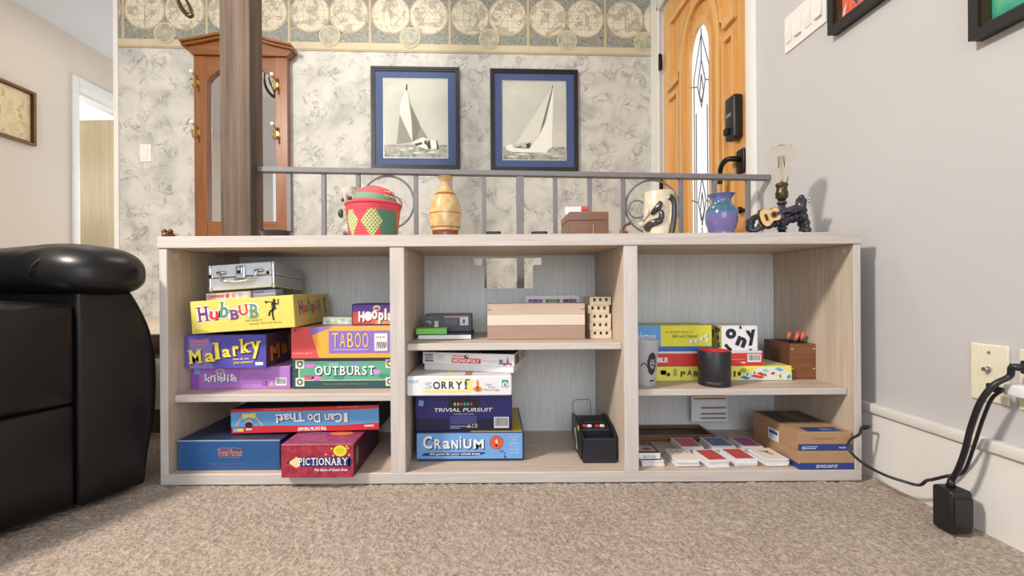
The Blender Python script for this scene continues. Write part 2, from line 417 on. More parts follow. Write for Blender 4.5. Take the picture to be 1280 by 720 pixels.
# inner door seen through the doorway, standing open
tan_door = wood('glossy_birch_door', (196, 176, 136), (222, 204, 166), 'z', 40, 0.3, 4, 0.4, 0.02, 0.0)
dr = struct(empty('door_2', (XL-0.06, 4.49, LZ)))
b = MB(); b.box((-4.46, 4.49, LZ+0.01), (XL-0.06, 4.53, 2.295), tan_door, 0.003); b.build('door_leaf', dr, (XL-0.06, 4.49, LZ), 40)
b = MB(); b.cyl((XL-0.055, 4.485, 2.22), (XL-0.055, 4.485, 2.31), 0.009, steel); b.build('hinge', dr, (XL-0.055, 4.485, 2.26))

# papered wall with the map border
WLEN = 3.66
b = MB(); lxL, _ = bw(149.5, 200)
b.box((lxL, 0, LZ+0.0), (0.03, 0.12, CE), paper)
wb = struct(b.build('wall_back', None, (0, 0, 0), local=True)); wb.location = BW0; wb.rotation_euler = (0, 0, BA)
b = MB(); b.box((lxL-0.03, -0.012, LZ), (lxL, 0.13, CE), white_paint, 0.003)
tr = struct(b.build('trim_3', local=True)); tr.location = BW0; tr.rotation_euler = (0, 0, BA)
b = MB(); BZ = 2.186
b.box((lxL+0.001, -0.003, BZ), (-0.001, -0.0002, CE-0.001), bord_ground)
E = lambda x, z, l: (x, -0.003-0.0006*l, z)
def brect(x0, z0, x1, z1, m, l): b.poly([E(x0, z0, l), E(x1, z0, l), E(x1, z1, l), E(x0, z1, l)], m)
brect(lxL+0.001, BZ, -0.001, BZ+0.016, bord_edge, 1); brect(lxL+0.001, BZ+0.016, -0.001, BZ+0.058, bord_stripe, 1)
brect(lxL+0.001, BZ+0.058, -0.001, BZ+0.062, bord_edge, 1)
X0, _ = bw(361.5, 30); X1, _ = bw(462.6, 30); PITCH = X1-X0
zc = BZ+0.255; R = PITCH*0.243
def clip(v): return min(max(v, lxL+0.002), -0.002)
def bdisc(cx, cz, r, m, l, inner=0.0):
    pts = circle2(cx, cz, r, 44)
    b.poly([E(clip(x), z, l) for x, z in pts], m)
for k in range(-3, 5):
    xs = X0+k*PITCH
    if lxL+0.01 < xs < -0.01: brect(xs-0.007, BZ+0.014, xs+0.007, CE-0.01, bord_ring, 2); brect(xs-0.0015, BZ+0.014, xs+0.0015, CE-0.01, bord_line, 3)
    for f in (0.262, 0.738):
        cx = xs+f*PITCH
        if cx+R < lxL or cx-R > 0: continue
        bdisc(cx, zc, R, bord_ring, 3); bdisc(cx, zc, R*0.965, bord_line, 4); bdisc(cx, zc, R*0.945, bord_map, 5)
        if lxL+R < cx < -R:
            bl = bord_line
            for a in range(-2, 3):                # meridians and parallels of the map
                pts = [(cx+R*0.93*(a/2.6)*cos(t), zc+R*0.93*sin(t)) for t in [i*pi/12-pi/2 for i in range(13)]]
                for (p, q), (r_, s_) in zip(pts, pts[1:]): b.poly([E(p-0.0009, q, 6), E(p+0.0009, q, 6), E(r_+0.0009, s_, 6), E(r_-0.0009, s_, 6)], bl)
            for a in (-0.55, -0.2, 0.15):
                hw = R*0.93*sqrt(1-a*a); brect(cx-hw, zc+a*R-0.0008, cx+hw, zc+a*R+0.0008, bl, 6)
            # continents: Americas on the left half, Africa and Asia on the right half
            land = ([[(-.05,.75),(.25,.8),(.35,.55),(.1,.3),(.0,.1),(-.1,.2),(-.35,.35),(-.5,.65)], [(.0,.1),(.35,-.05),(.5,-.25),(.2,-.5),(.12,-.75),(.02,-.6),(-.02,-.2)]] if f < 0.5 else
                    [[(-.75,.35),(-.3,.4),(-.1,.1),(-.3,-.25),(-.45,-.55),(-.6,-.2),(-.85,.1)], [(-.5,.5),(-.2,.85),(.3,.85),(.7,.5),(.55,.2),(.3,.25),(.2,-.02),(.05,.25),(-.2,.4)], [(.5,-.25),(.75,-.2),(.7,-.4),(.5,-.4)]])
            for lp in land:
                n = len(lp)
                for i in range(n):
                    (xa, za), (xb, zb) = lp[i], lp[(i+1) % n]
                    dx, dz = xb-xa, zb-za; ln = sqrt(dx*dx+dz*dz); nx, nz = -dz/ln*0.012, dx/ln*0.012
                    b.poly([E(cx+R*.95*(xa+nx), zc+R*.95*(za+nz), 7), E(cx+R*.95*(xb+nx), zc+R*.95*(zb+nz), 7), E(cx+R*.95*(xb-nx), zc+R*.95*(zb-nz), 7), E(cx+R*.95*(xa-nx), zc+R*.95*(za-nz), 7)], bord_line)
    cx = xs+0.5*PITCH
    if cx+0.07 > lxL and cx-0.07 < 0:
        bdisc(cx, zc-R*1.17, R*0.54, bord_ring, 7); bdisc(cx, zc-R*1.17, R*0.48, bord_globe, 8)
bo = struct(b.build('trim_4', local=True)); bo.location = BW0; bo.rotation_euler = (0, 0, BA)

# ------------------------------------------------------------------ front door in the right wall
DY0, DY1 = rw(935, 200).y, rw(827, 100).y        # lock edge (near), hinge edge (far)
DTOP = 2.395
D0 = Vector((XW, DY0, LZ))
door = struct(empty('door_1', D0))
GC = (rw(862, 120).y+rw(887, 120).y)/2; GR = (rw(862, 120).y-rw(887, 120).y)/2
gz = 1.972-GR*1.55
def arch(cy, r, ztop_c, zb, k=1.55, n=18):
    return [(cy-r, zb), (cy-r, ztop_c)]+[(cy-r*cos(i*pi/n), ztop_c+r*k*sin(i*pi/n)) for i in range(1, n)]+[(cy+r, ztop_c), (cy+r, zb)]
DX = XW+0.012
fnx = lambda x0: (lambda c: (x0+c.z, c.x, c.y))
b = MB(); b.mesh(curve_mesh([[(DY0, LZ), (DY1, LZ), (DY1, DTOP), (DY0, DTOP)], arch(GC, GR, gz, 0.62)], 0.04), fnx(DX+0.02), pine)
b.build('door_leaf', door, D0)
def ridge(outer, inner, th, name):
    m = MB(); m.mesh(curve_mesh([outer, inner], th), fnx(DX-th/2), pine_l)
    o = m.build(name, door, D0); modif(o, 'BEVEL', width=th*0.45, segments=2, limit_method='ANGLE'); return o
ridge(arch(GC, GR+0.028, gz, 0.59), arch(GC, GR, gz, 0.62), 0.014, 'glass_moulding')
ridge(arch(GC, GR+0.115, gz, 0.50), arch(GC, GR+0.080, gz, 0.53), 0.024, 'arch_moulding')
zs = 1.80
for sgn in (-1, 1):
    e0 = (DY0+0.10) if sgn < 0 else (DY1-0.10)
    i0 = GC+sgn*(GR+0.135)
    lo = [(e0, 0.52), (i0, 0.52), (i0, zs-0.05), (e0, zs-0.05)]
    c = ((e0+i0)/2, (0.52+zs-0.05)/2)
    ridge(lo, [(c[0]+(y-c[0])*0.66, c[1]+(z-c[1])*0.97) for y, z in lo], 0.020, 'panel_moulding')
    # upper panel: straight outer side, inner side follows the arch
    zt = DTOP-0.16
    n = 10; cur = []
    for i in range(n+1):
        a = i*pi/2/n
        cur.append((GC+sgn*(GR+0.135)*cos(a), gz+(GR+0.135)*1.5*sin(a)))
    cur = [p for p in cur if p[1] > zs and p[1] < zt-0.01]
    up = [(e0, zs), (i0, zs)]+cur+[(cur[-1][0], zt), (e0, zt)]
    cxm = sum(p[0] for p in up)/len(up); czm = sum(p[1] for p in up)/len(up)
    ridge(up, [(cxm+(y-cxm)*0.74, czm+(z-czm)*0.82) for y, z in up], 0.020, 'panel_moulding')
b = MB(); b.mesh(curve_mesh([arch(GC, GR, gz, 0.62)], 0.006), fnx(DX+0.005), lit_glass_m); gl = b.build('glass_pane', door, D0)
b = MB(); lead = plain('lead_came', (92, 92, 96), 0.4, 0.4)
def came(pts): b.tube([(DX+0.001, GC+y*GR, z) for y, z in pts], 0.0028, lead, 6)
for y in (-0.55, 0.0, 0.55): came([(y, 0.62), (y, 1.52)] if y else [(y, 0.62), (y, 0.88)])
for zc_ in (1.66, 1.02):
    came([(0, zc_+0.13), (-0.38, zc_), (0, zc_-0.13), (0.38, zc_), (0, zc_+0.13)])
    came([(-1, zc_-0.03), (-0.38, zc_)]); came([(0.38, zc_), (1, zc_+0.03)])
    came([(0, zc_+0.05), (-0.2, zc_-0.05), (0, zc_-0.1), (0.2, zc_-0.05), (0, zc_+0.05)])
came([(0, 1.79), (0, 1.96)]); came([(-0.75, 0.62), (-0.75, 1.72), (0, 1.93), (0.75, 1.72), (0.75, 0.62)])
b.build('leading', gl, D0)
# keypad lock, lever, hinge
kp = rw(916, 148, XW-0.015)
b = MB(); b.box((DX-0.045, kp.y-0.04, kp.z-0.1), (DX, kp.y+0.04, kp.z+0.1), black_plastic, 0.012, 3)
kd = b.build('keypad_lock', door, D0, 50)
b = MB(); b.box((DX-0.062, kp.y-0.008, kp.z-0.075), (DX-0.044, kp.y+0.022, kp.z-0.045), black_metal, 0.004); b.build('thumb_turn', kd, D0, 40)
b = MB(); b.box((DX-0.047, kp.y-0.02, kp.z+0.005), (DX-0.0445, kp.y+0.02, kp.z+0.02), plain('grey_window', (120, 124, 128), 0.2), 0.0); b.build('status_window', kd, D0)
hp = rw(923, 202, XW-0.005)
b = MB(); b.box((DX-0.012, hp.y-0.032, hp.z-0.055), (DX, hp.y+0.032, hp.z+0.055), black_metal, 0.008, 3); ha = b.build('handle_plate', door, D0, 50)
b = MB(); b.tube([(DX-0.01, hp.y, hp.z+0.01), (DX-0.05, hp.y, hp.z+0.012), (DX-0.066, hp.y+0.02, hp.z+0.01), (DX-0.068, hp.y+0.055, hp.z-0.012), (DX-0.066, hp.y+0.068, hp.z-0.05), (DX-0.064, hp.y+0.074, hp.z-0.085)], [0.013, 0.012, 0.012, 0.011, 0.010, 0.011], black_metal, 12, sub=5)
b.build('lever', ha, D0)
kb = rw(924, 263, XW-0.01)
b = MB(); b.ball((DX-0.02, kb.y, kb.z), 0.016, black_metal); b.cyl((DX-0.02, kb.y, kb.z), (DX, kb.y, kb.z), 0.008, black_metal); b.build('lower_knob', door, D0)
for zz in (rw(827, 77).z, 1.25, 0.55):
    b = MB(); b.box((XW-0.006, DY1+0.001, zz-0.05), (XW+0.008, DY1+0.028, zz+0.05), black_metal, 0.002); b.cyl((XW-0.01, DY1+0.004, zz-0.052), (XW-0.01, DY1+0.004, zz+0.052), 0.008, black_metal); b.build('hinge', door, D0)
b = MB()
for y0, y1 in ((DY0-0.075, DY0-0.006), (DY1+0.03, DY1+0.05)): b.box((XW-0.014, y0, LZ), (XW, y1, 2.44), white_paint, 0.003)
b.box((XW-0.014, DY0-0.075, 2.405), (XW, DY1+0.05, 2.48), white_paint, 0.003)
struct(b.build('trim_5', smooth=40))

# ------------------------------------------------------------------ timber post and iron railing
PY = 1.68
pl = at(275, 200, PY).x; prr = at(313, 200, PY).x
b = MB(); b.box((pl, PY, 0.0), (prr, PY+0.095, CE), rough_post, 0.004)
bm = b.bm
po = b.build('wooden_post', None, ((pl+prr)/2, PY, 0)); tag(po, 'rough brown timber post rising behind the left end of the shelf', 'post')
YA, YB = 1.735, 1.79
def ry(px): return YA+(YB-YA)*(px-325)/(968-325)
ra = at(324, 212.5, YA); rb = at(966, 222.5, YB); rb.x = min(rb.x, XW-0.004)
R0 = Vector((ra.x, YA, LZ+0.045))
rail = empty('iron_railing', R0); tag(rail, 'grey iron railing with thin upright bars and two rings behind the shelf', 'railing')
def railz(x): return ra.z+(rb.z-ra.z)*(x-ra.x)/(rb.x-ra.x)
dv = (rb-ra).normalized(); nv = Vector((-dv.y, dv.x, 0)).normalized(); uv = dv.cross(nv)
b = MB(); b.obox((ra+rb)/2, dv, nv, dv.cross(nv), (rb-ra).length/2, 0.016, 0.010, iron, 0.002); b.build('handrail', rail, R0)
for px in (362, 405, 448, 520, 563, 605, 650, 694, 737, 779, 851, 893, 935):
    y = ry(px); p = at(px, 255, y); hw = 0.0145 if px == 650 else 0.0085
    b = MB(); b.box((p.x-hw, y-hw*0.8, LZ+0.045), (p.x+hw, y+hw*0.8, railz(p.x)-0.008), iron, 0.0015); b.build('baluster', rail, R0)
for px, in ((484.5,), (815,)):
    y = ry(px); p = at(px, 253, y); r = 33.0/FPX*y
    zc2 = railz(p.x)-0.012-r-0.0045
    b = MB(); b.tube([(p.x+r*cos(2*pi*i/48), y, zc2+r*sin(2*pi*i/48)) for i in range(48)], 0.0045, iron, 8, True); b.build('ring', rail, R0)
    b = MB(); r2 = 0.035; b.tube([(p.x+(0.02 if px < 600 else -0.06)+r2*cos(2*pi*i/32), y, zc2-0.01+r2*sin(2*pi*i/32)) for i in range(32)], 0.0035, iron, 8, True); b.build('small_ring', rail, R0)

# ================================================================== the low shelf
SX0, SX1, SY0, SY1 = -0.960, 1.054, 1.267, 1.645
YBK = 1.633
SH = empty('shelf_unit', (0.047, SY0, 0)); SO = ORIG['shelf_unit']
tag(SH, 'long low pale ash shelf unit with three bays standing on the carpet', 'shelf')
def spart(name, a, c, m, bev=0.0015, faces=None):
    t = MB(); t.box(a, c, m, bev, 1, faces); return t.build(name, SH, SO)
zt0, zt1, zf = 0.680, 0.714, 0.031
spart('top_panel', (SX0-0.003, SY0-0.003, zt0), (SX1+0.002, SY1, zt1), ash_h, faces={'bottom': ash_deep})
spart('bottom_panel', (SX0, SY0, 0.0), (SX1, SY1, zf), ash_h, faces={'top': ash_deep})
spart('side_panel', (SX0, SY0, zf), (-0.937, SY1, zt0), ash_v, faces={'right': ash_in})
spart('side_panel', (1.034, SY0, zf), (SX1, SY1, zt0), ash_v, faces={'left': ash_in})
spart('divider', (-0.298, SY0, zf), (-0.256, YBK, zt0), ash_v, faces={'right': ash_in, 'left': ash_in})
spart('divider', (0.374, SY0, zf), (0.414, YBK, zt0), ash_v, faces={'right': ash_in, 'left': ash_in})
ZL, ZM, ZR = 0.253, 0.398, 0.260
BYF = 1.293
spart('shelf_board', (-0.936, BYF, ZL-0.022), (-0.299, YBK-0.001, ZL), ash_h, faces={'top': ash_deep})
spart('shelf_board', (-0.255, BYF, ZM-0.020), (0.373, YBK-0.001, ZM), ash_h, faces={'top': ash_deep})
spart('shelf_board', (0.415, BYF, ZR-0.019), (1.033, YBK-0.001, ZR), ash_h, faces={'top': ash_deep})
# back boards; the middle one has a T-shaped cable opening
def bx(px): return (px-CX)/FPX*YBK
def bz(py): return HC-(py-CY)/FPX*YBK
spart('back_panel', (-0.937, YBK, zf), (-0.298, SY1-0.001, zt0), ash_back, 0)
spart('back_panel', (0.414, YBK, zf), (1.034, SY1-0.001, zt0), ash_back, 0)
b = MB(); zq = bz(360.5); zw = bz(331.5); zu = bz(322.5)
def rounded(pts, r=0.006, n=4):
    out = []; N = len(pts)
    for i in range(N):
        p = Vector(pts[i]); a = (Vector(pts[i-1])-p).normalized(); c = (Vector(pts[(i+1) % N])-p).normalized()
        for k in range(n+1):
            t = k/n; q = (p+a*r)*(1-t)**2+p*2*t*(1-t)+(p+c*r)*t*t; out.append((q.x, q.y))
    return out
hole = rounded([(bx(592.5), zw), (bx(605.5), zw), (bx(605.5), zq), (bx(666.5), zq), (bx(666.5), zw), (bx(677.5), zw), (bx(677.5), zu), (bx(592.5), zu)], 0.004)
b.mesh(curve_mesh([[(-0.298, zf), (0.414, zf), (0.414, zt0), (-0.298, zt0)], hole], 0.011), lambda c: (c.x, YBK+0.0056+c.z, c.y), ash_back)
b.build('back_panel', SH, SO)
b = MB(); b.box((bx(608), YBK-0.006, 0.032), (bx(664), YBK-0.0005, zq-0.004), ash_back, 0.001); b.build('back_panel', SH, SO)
# cam-lock covers near the top corners
capm = plain('pale_cap', (206, 200, 190), 0.4)
for x, y, sx in ((-0.937, 1.302, 1), (-0.256, 1.302, 1), (0.374, 1.302, -1), (1.034, 1.302, -1), (1.034, 1.58, -1)):
    t = MB(); t.cyl((x, y, 0.660), (x+sx*0.002, y, 0.660), 0.007, capm, n=16); t.build('screw_cap', SH, SO)
# ================================================================== boxed games
class Box(MB):
    def __init__(s, w, d, h, m, bev=0.0012, faces=None, z0=0.0):
        super().__init__(); s.w, s.d, s.h, s.z0 = w, d, h, z0
        s.box((0, 0, z0), (w, d, z0+h), m, bev, 1, faces)
    def fn(s, face, l):
        e = 0.00035*l; w, d, h, z = s.w, s.d, s.h, s.z0
        return {'front': lambda a, c: (a, -e, z+c), 'right': lambda a, c: (w+e, a, z+c), 'left': lambda a, c: (-e, d-a, z+c), 'top': lambda a, c: (a, c, z+h+e)}[face]
    def dim(s, face): return {'front': (s.w, s.h), 'right': (s.d, s.h), 'left': (s.d, s.h), 'top': (s.w, s.d)}[face]
    def pg(s, pts, m, l=1, face='front'):
        W, H = s.dim(face); f = s.fn(face, l); s.poly([f(u*W, v*H) for u, v in pts], m)
    def rect(s, u0, v0, u1, v1, m, l=1, face='front'): s.pg([(u0, v0), (u1, v0), (u1, v1), (u0, v1)], m, l, face)
    def ell(s, cu, cv, rx, ry, m, l=1, face='front', n=28):
        W, H = s.dim(face); s.pg([(cu+rx*H/W*cos(2*pi*i/n), cv+ry*sin(2*pi*i/n)) for i in range(n)], m, l, face)
    def line(s, pts, wd, m, l=2, face='front'):
        W, H = s.dim(face); f = s.fn(face, l); P = [(u*W, v*H) for u, v in pts]; wd *= H
        for (x0, y0), (x1, y1) in zip(P, P[1:]):
            ln = max(sqrt((x1-x0)**2+(y1-y0)**2), 1e-9); nx, ny = -(y1-y0)/ln*wd/2, (x1-x0)/ln*wd/2
            s.poly([f(x0+nx, y0+ny), f(x1+nx, y1+ny), f(x1-nx, y1-ny), f(x0-nx, y0-ny)], m)
    def txt(s, t, u0, v0, u1, v1, m, l=2, bold=0.0, shear=0.0, rot=0.0, face='front', space=1.0):
        W, H = s.dim(face); s.text(t, s.fn(face, l), u0*W, v0*H, u1*W, v1*H, m, bold, shear, rot, space)
    SERIF = {'M': ((.1, 0), (.9, 0), (.1, 1), (.9, 1)), 'l': ((.5, 0), (.3, 1)), 'a': ((.92, 0),), 'r': ((.3, 0), (.25, 1)), 'k': ((.18, 0), (.86, 0), (.12, 1), (.84, .66)), 'y': ((.15, 1), (.85, 1)),
             'H': ((.1, 0), (.9, 0), (.1, 1), (.9, 1)), 'u': ((.12, 1), (.78, 1), (.9, 0)), 'b': ((.12, 1),), 'B': ((.12, 0), (.12, 1)), 'U': ((.12, 1), (.88, 1)), 'T': ((.5, 0),), 'R': ((.15, 0), (.9, 0), (.12, 1)), 'P': ((.2, 0), (.15, 1)),
             'I': ((.5, 0), (.5, 1)), 'N': ((.1, 0), (.08, 1), (.92, 1)), 'A': ((.06, 0), (.94, 0)), 'Y': ((.08, 1), (.92, 1), (.5, 0))}
    def sletter(s, c, u0, v0, u1, v1, m, l=2, bold=0.0, rot=0.0, face='front', hh=.085):   # one letter with small slab serifs
        s.txt(c, u0, v0, u1, v1, m, l, bold, 0.0, rot, face)
        W, H = s.dim(face); f = s.fn(face, l+.4); cx, cy = (u0+u1)/2*W, (v0+v1)/2*H; ca, sa = cos(radians(rot)), sin(radians(rot)); w, h = (u1-u0)*W, (v1-v0)*H
        sw = min(w*.24, h*.17) if c not in 'Il' else h*.17
        for su, sv in s.SERIF.get(c, ()):
            x = (su-.5)*w; y = (sv-.5)*h; y0, y1 = (y, y+h*hh) if sv == 0 else (y-h*hh, y)
            s.poly([f(cx+p*ca-q*sa, cy+p*sa+q*ca) for p, q in ((x-sw, y0), (x+sw, y0), (x+sw, y1), (x-sw, y1))], m)
    def sword(s, t, u0, v0, u1, v1, m, l=2, bold=0.0, face='front', gap=.16):
        ws = []
        for c in t:
            vs, _ = text_mesh(c, bold); ws.append(max(v[0] for v in vs)-min(v[0] for v in vs))
        k = (u1-u0)/(sum(ws)+gap*(len(t)-1)); u = u0
        for c, w_ in zip(t, ws): s.sletter(c, u, v0, u+w_*k, v1, m, l, bold, 0.0, face); u += (w_+gap)*k
    def barcode(s, u0, v0, u1, v1, l=2, face='front'):
        s.rect(u0, v0, u1, v1, pr((236, 236, 238)), l, face); r = random.Random(3); x = u0+(u1-u0)*0.08
        while x < u1-(u1-u0)*0.1:
            ww = (u1-u0)*r.choice((0.015, 0.03, 0.045)); s.rect(x, v0+(v1-v0)*0.2, x+ww, v1-(v1-v0)*0.1, pr((40, 42, 60)), l+1, face); x += ww+(u1-u0)*r.choice((0.03, 0.05))
    def place(s, name, loc, label, cat='board game', tilt=0.0, yaw=0.0, pitch=0.0, group=None):
        o = s.build(name, local=True); o.location = loc; o.rotation_euler = (radians(pitch), radians(-tilt), radians(yaw))
        ORIG[o.name] = Vector(loc)
        return tag(o, label, cat, group)
def span(x0, x1, y, Y): return (at(x0, y, Y).x, at(x1, y, Y).x)
GRP = 'boxed games on the shelf unit'
WH, BK, NAVY = pr((238, 238, 240)), pr((28, 28, 34)), pr((34, 36, 96))
GAP = 0.0006

# --- left bay, middle board
Y = 1.363; x0, x1 = span(238.8, 362.5, 472, Y); x0 = max(x0, -.9355); zs_ = ZL+GAP; h = at(300, 458.6, Y).z-zs_
pur = pr((176, 122, 200))
g = Box(x1-x0, 0.20, h, pur, faces={'top': pr((196, 160, 210))}); SCR_T = zs_+h
g.rect(0, 0, 0.5, 1, pr((164, 108, 192))); g.rect(0.0, 0.0, 0.08, 1, pr((142, 84, 176)), 2)
g.rect(0.035, 0.68, 0.095, 0.93, pr((116, 170, 214)), 3)
g.ell(0.295, 0.80, 0.20, 0.13, pr((214, 196, 206)), 2); g.ell(0.295, 0.80, 0.15, 0.08, pr((160, 132, 170)), 3)
for i, c in enumerate('Scribblish'):
    dz = (0.02, -0.03, 0.03, -0.02)[i % 4]; wd = 0.018 if c in 'il' else 0.03
    u = 0.135+i*0.033
    g.txt(c, u+0.005, 0.33+dz, u+wd+0.006, (0.57 if c in 'cr' else 0.65)+dz, pr((92, 60, 120)), 3, 0.05)
    g.txt(c, u, 0.35+dz, u+wd, (0.59 if c in 'cr' else 0.67)+dz, WH, 4, 0.03)
g.rect(0.13, 0.14, 0.46, 0.165, pr((208, 130, 160)), 2)
for k in range(6): g.rect(0.52, 0.25+k*0.08, 0.52+0.36*(0.7+0.3*((k*37) % 5)/5), 0.275+k*0.08, pr((150, 100, 180)), 2)
g.txt('CE', 0.725, 0.16, 0.775, 0.34, pr((70, 40, 110)), 3); g.pg([(0.785, 0.13), (0.845, 0.13), (0.815, 0.36)], pr((226, 164, 120)), 3)
g.barcode(0.855, 0.15, 0.965, 0.5)
g.place('board_game_box', (x0, Y, zs_), 'lilac game box with white cartoon lettering, bottom of the far-left stack', group=GRP)

Y = 1.335; x0, x1 = span(232.0, 332.5, 440, Y); zs_ = SCR_T+GAP; h = at(282, 418.6, Y).z-zs_; MAL_T = zs_+h
blu = pr((92, 84, 178)); yel = pr((246, 226, 92)); lil = pr((140, 118, 196)); org = pr((230, 150, 96))
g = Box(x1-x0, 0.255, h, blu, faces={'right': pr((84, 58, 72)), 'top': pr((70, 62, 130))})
g.pg([(0, 0.0), (0.36, 0.0), (0.30, 0.25), (0.34, 0.75), (0.0, 0.95)], lil, 1); g.rect(0, 0, 0.045, 1, blu, 2); g.rect(0.93, 0, 1, 1, pr((84, 78, 172)), 1)
g.pg([(0.05, 0.70), (0.30, 0.78), (0.29, 0.90), (0.045, 0.82)], pr((156, 110, 190)), 2)
g.txt('It is not the answer', 0.06, 0.77, 0.29, 0.85, org, 3, 0.02, rot=2.5); g.txt('it is the bluff', 0.07, 0.69, 0.28, 0.75, org, 3, 0.02, rot=2.5)
dk = pr((66, 46, 36)); ml = [('M', .05, .15, .195, .56), ('a', .245, .19, .36, .47), ('l', .37, .27, .42, .77), ('a', .46, .33, .56, .58), ('r', .59, .37, .67, .67), ('k', .69, .46, .80, .88), ('y', .82, .29, .94, .80)]
for i, (c, u0, v0, u1, v1) in enumerate(ml):
    g.sletter(c, u0+0.008, v0-0.03, u1+0.012, v1-0.03, dk, 4, 0.055, 5); g.sletter(c, u0, v0, u1, v1, yel, 5, 0.03, 5)
g.txt('How do you', 0.59, 0.235, 0.79, 0.315, yel, 4, 0.02, 0.2, 3); g.txt('your answers?', 0.595, 0.13, 0.84, 0.22, yel, 4, 0.02, 0.2, 3)
g.rect(0.87, 0.09, 0.965, 0.18, WH, 3)
ms = [('M', .10, .18, .33, .64), ('a', .38, .28, .54, .60), ('l', .57, .34, .63, .85), ('a', .67, .42, .78, .66), ('r', .80, .44, .86, .70), ('k', .87, .5, .94, .9), ('y', .94, .34, .99, .8)]
for c, u0, v0, u1, v1 in ms: g.txt(c, u0, v0, u1, v1, pr((200, 130, 50)), 2, 0.05, rot=5, face='right')
g.place('board_game_box', (x0, Y, zs_), 'violet-blue game box with big slanted yellow letters', group=GRP)

Y = 1.36; x0 = at(365.4, 466, Y).x; x1 = -0.3015; zs_ = ZL+GAP; h = at(420, 447.3, Y).z-zs_; OUT_T = zs_+h
teal = pr((38, 84, 88)); mg = pr((92, 170, 140)); cream = pr((226, 220, 196))
g = Box(x1-x0, 0.25, h, teal, faces={'top': pr((60, 98, 100))})
g.rect(0.06, 0.26, 0.965, 0.88, cream, 1); g.rect(0.07, 0.285, 0.955, 0.855, mg, 2)
for u, v, c in ((.17, .76, (196, 130, 208)), (.235, .34, (206, 120, 200)), (.80, .54, (210, 140, 214)), (.16, .38, (190, 96, 120)), (.60, .79, (120, 150, 190)), (.45, .36, (70, 140, 120)), (.55, .6, (70, 140, 120)), (.3, .6, (120, 190, 160)), (.88, .40, (70, 140, 120)), (.40, .79, (120, 190, 160))):
    g.ell(u, v, 0.17, 0.075, pr(c), 3)
for u in (0.075, 0.94):
    for v in (0.22, 0.80):
        g.rect(u-0.042, v-0.14, u+0.042, v+0.14, cream, 4); g.ell(u, v, 0.10, 0.10, pr((70, 110, 100)), 5); g.ell(u, v, 0.05, 0.05, cream, 6)
g.sword('OUTBURST', 0.228, 0.41, 0.80, 0.70, pr((30, 66, 66)), 5, 0.03); g.sword('OUTBURST', 0.22, 0.44, 0.792, 0.73, WH, 6, 0.015)
g.txt('The game of verbal explosions for the entire family', 0.30, 0.12, 0.72, 0.175, pr((196, 150, 130)), 2)
g.place('board_game_box', (x0, Y, zs_), 'dark green game box with white capitals and cream corner tiles', group=GRP)

Y = 1.348; x0 = at(364.2, 425, Y).x; x1 = -0.3015; zs_ = OUT_T+GAP; h = at(425, 409, Y).z-zs_; TAB_T = zs_+h
og = pr((244, 172, 66)); rd = pr((222, 84, 84)); vi = pr((140, 112, 196))
g = Box(x1-x0, 0.25, h, og, faces={'left': rd, 'top': pr((196, 160, 130))})
g.pg([(0, 0), (0.265, 0), (0.175, 1), (0, 1)], rd, 1); g.pg([(0.175, 1), (0.195, 0.74), (0.40, 1)], vi, 1)
g.rect(0.36, 0.16, 0.955, 0.88, vi, 2)
for i, c in enumerate('TABOO'):
    u = 0.40+i*0.073
    g.txt(c, u, 0.34, u+0.055, 0.81, pr((96, 70, 150)), 3, 0.02); g.txt(c, u-0.004, 0.345, u+0.051, 0.81, pr((250, 200, 90)), 4, 0.0)
g.rect(0.40, 0.26, 0.74, 0.285, pr((210, 180, 220)), 3)
g.rect(0.80, 0.23, 0.925, 0.79, pr((232, 232, 228)), 3)
for i in range(5): g.line([(0.815+i*0.02, 0.28), (0.83+i*0.02, 0.52), (0.845+i*0.018, 0.33)], 0.03, pr((150, 150, 150)), 4)
for i in range(3): g.ell(0.83+i*0.03, 0.67, 0.05, 0.04, pr((190, 190, 190)), 4)
g.txt('a parker game', 0.02, 0.14, 0.20, 0.19, WH, 3); g.rect(0.03, 0.86, 0.05, 0.93, pr((150, 50, 60)), 3)
g.place('board_game_box', (x0, Y, zs_), 'orange game box with red left end and violet title panel', group=GRP)

Y = 1.42; x0, x1 = span(403.0, 440.5, 400, Y); zs_ = TAB_T+GAP; h = max(at(420, 396.5, Y).z-zs_, 0.012)
g = Box(x1-x0, 0.07, h, pr((206, 222, 206)), 0.003); 
for i in range(8): g.ell(0.08+i*0.12, 0.45+0.2*((i*7) % 3-1), 0.26, 0.16, pr((176, 202, 180) if i % 2 else (226, 234, 226)), 1)
g.place('card_game_box', (x0, Y, zs_), 'small pale green card box lying on the orange game box', 'card game')

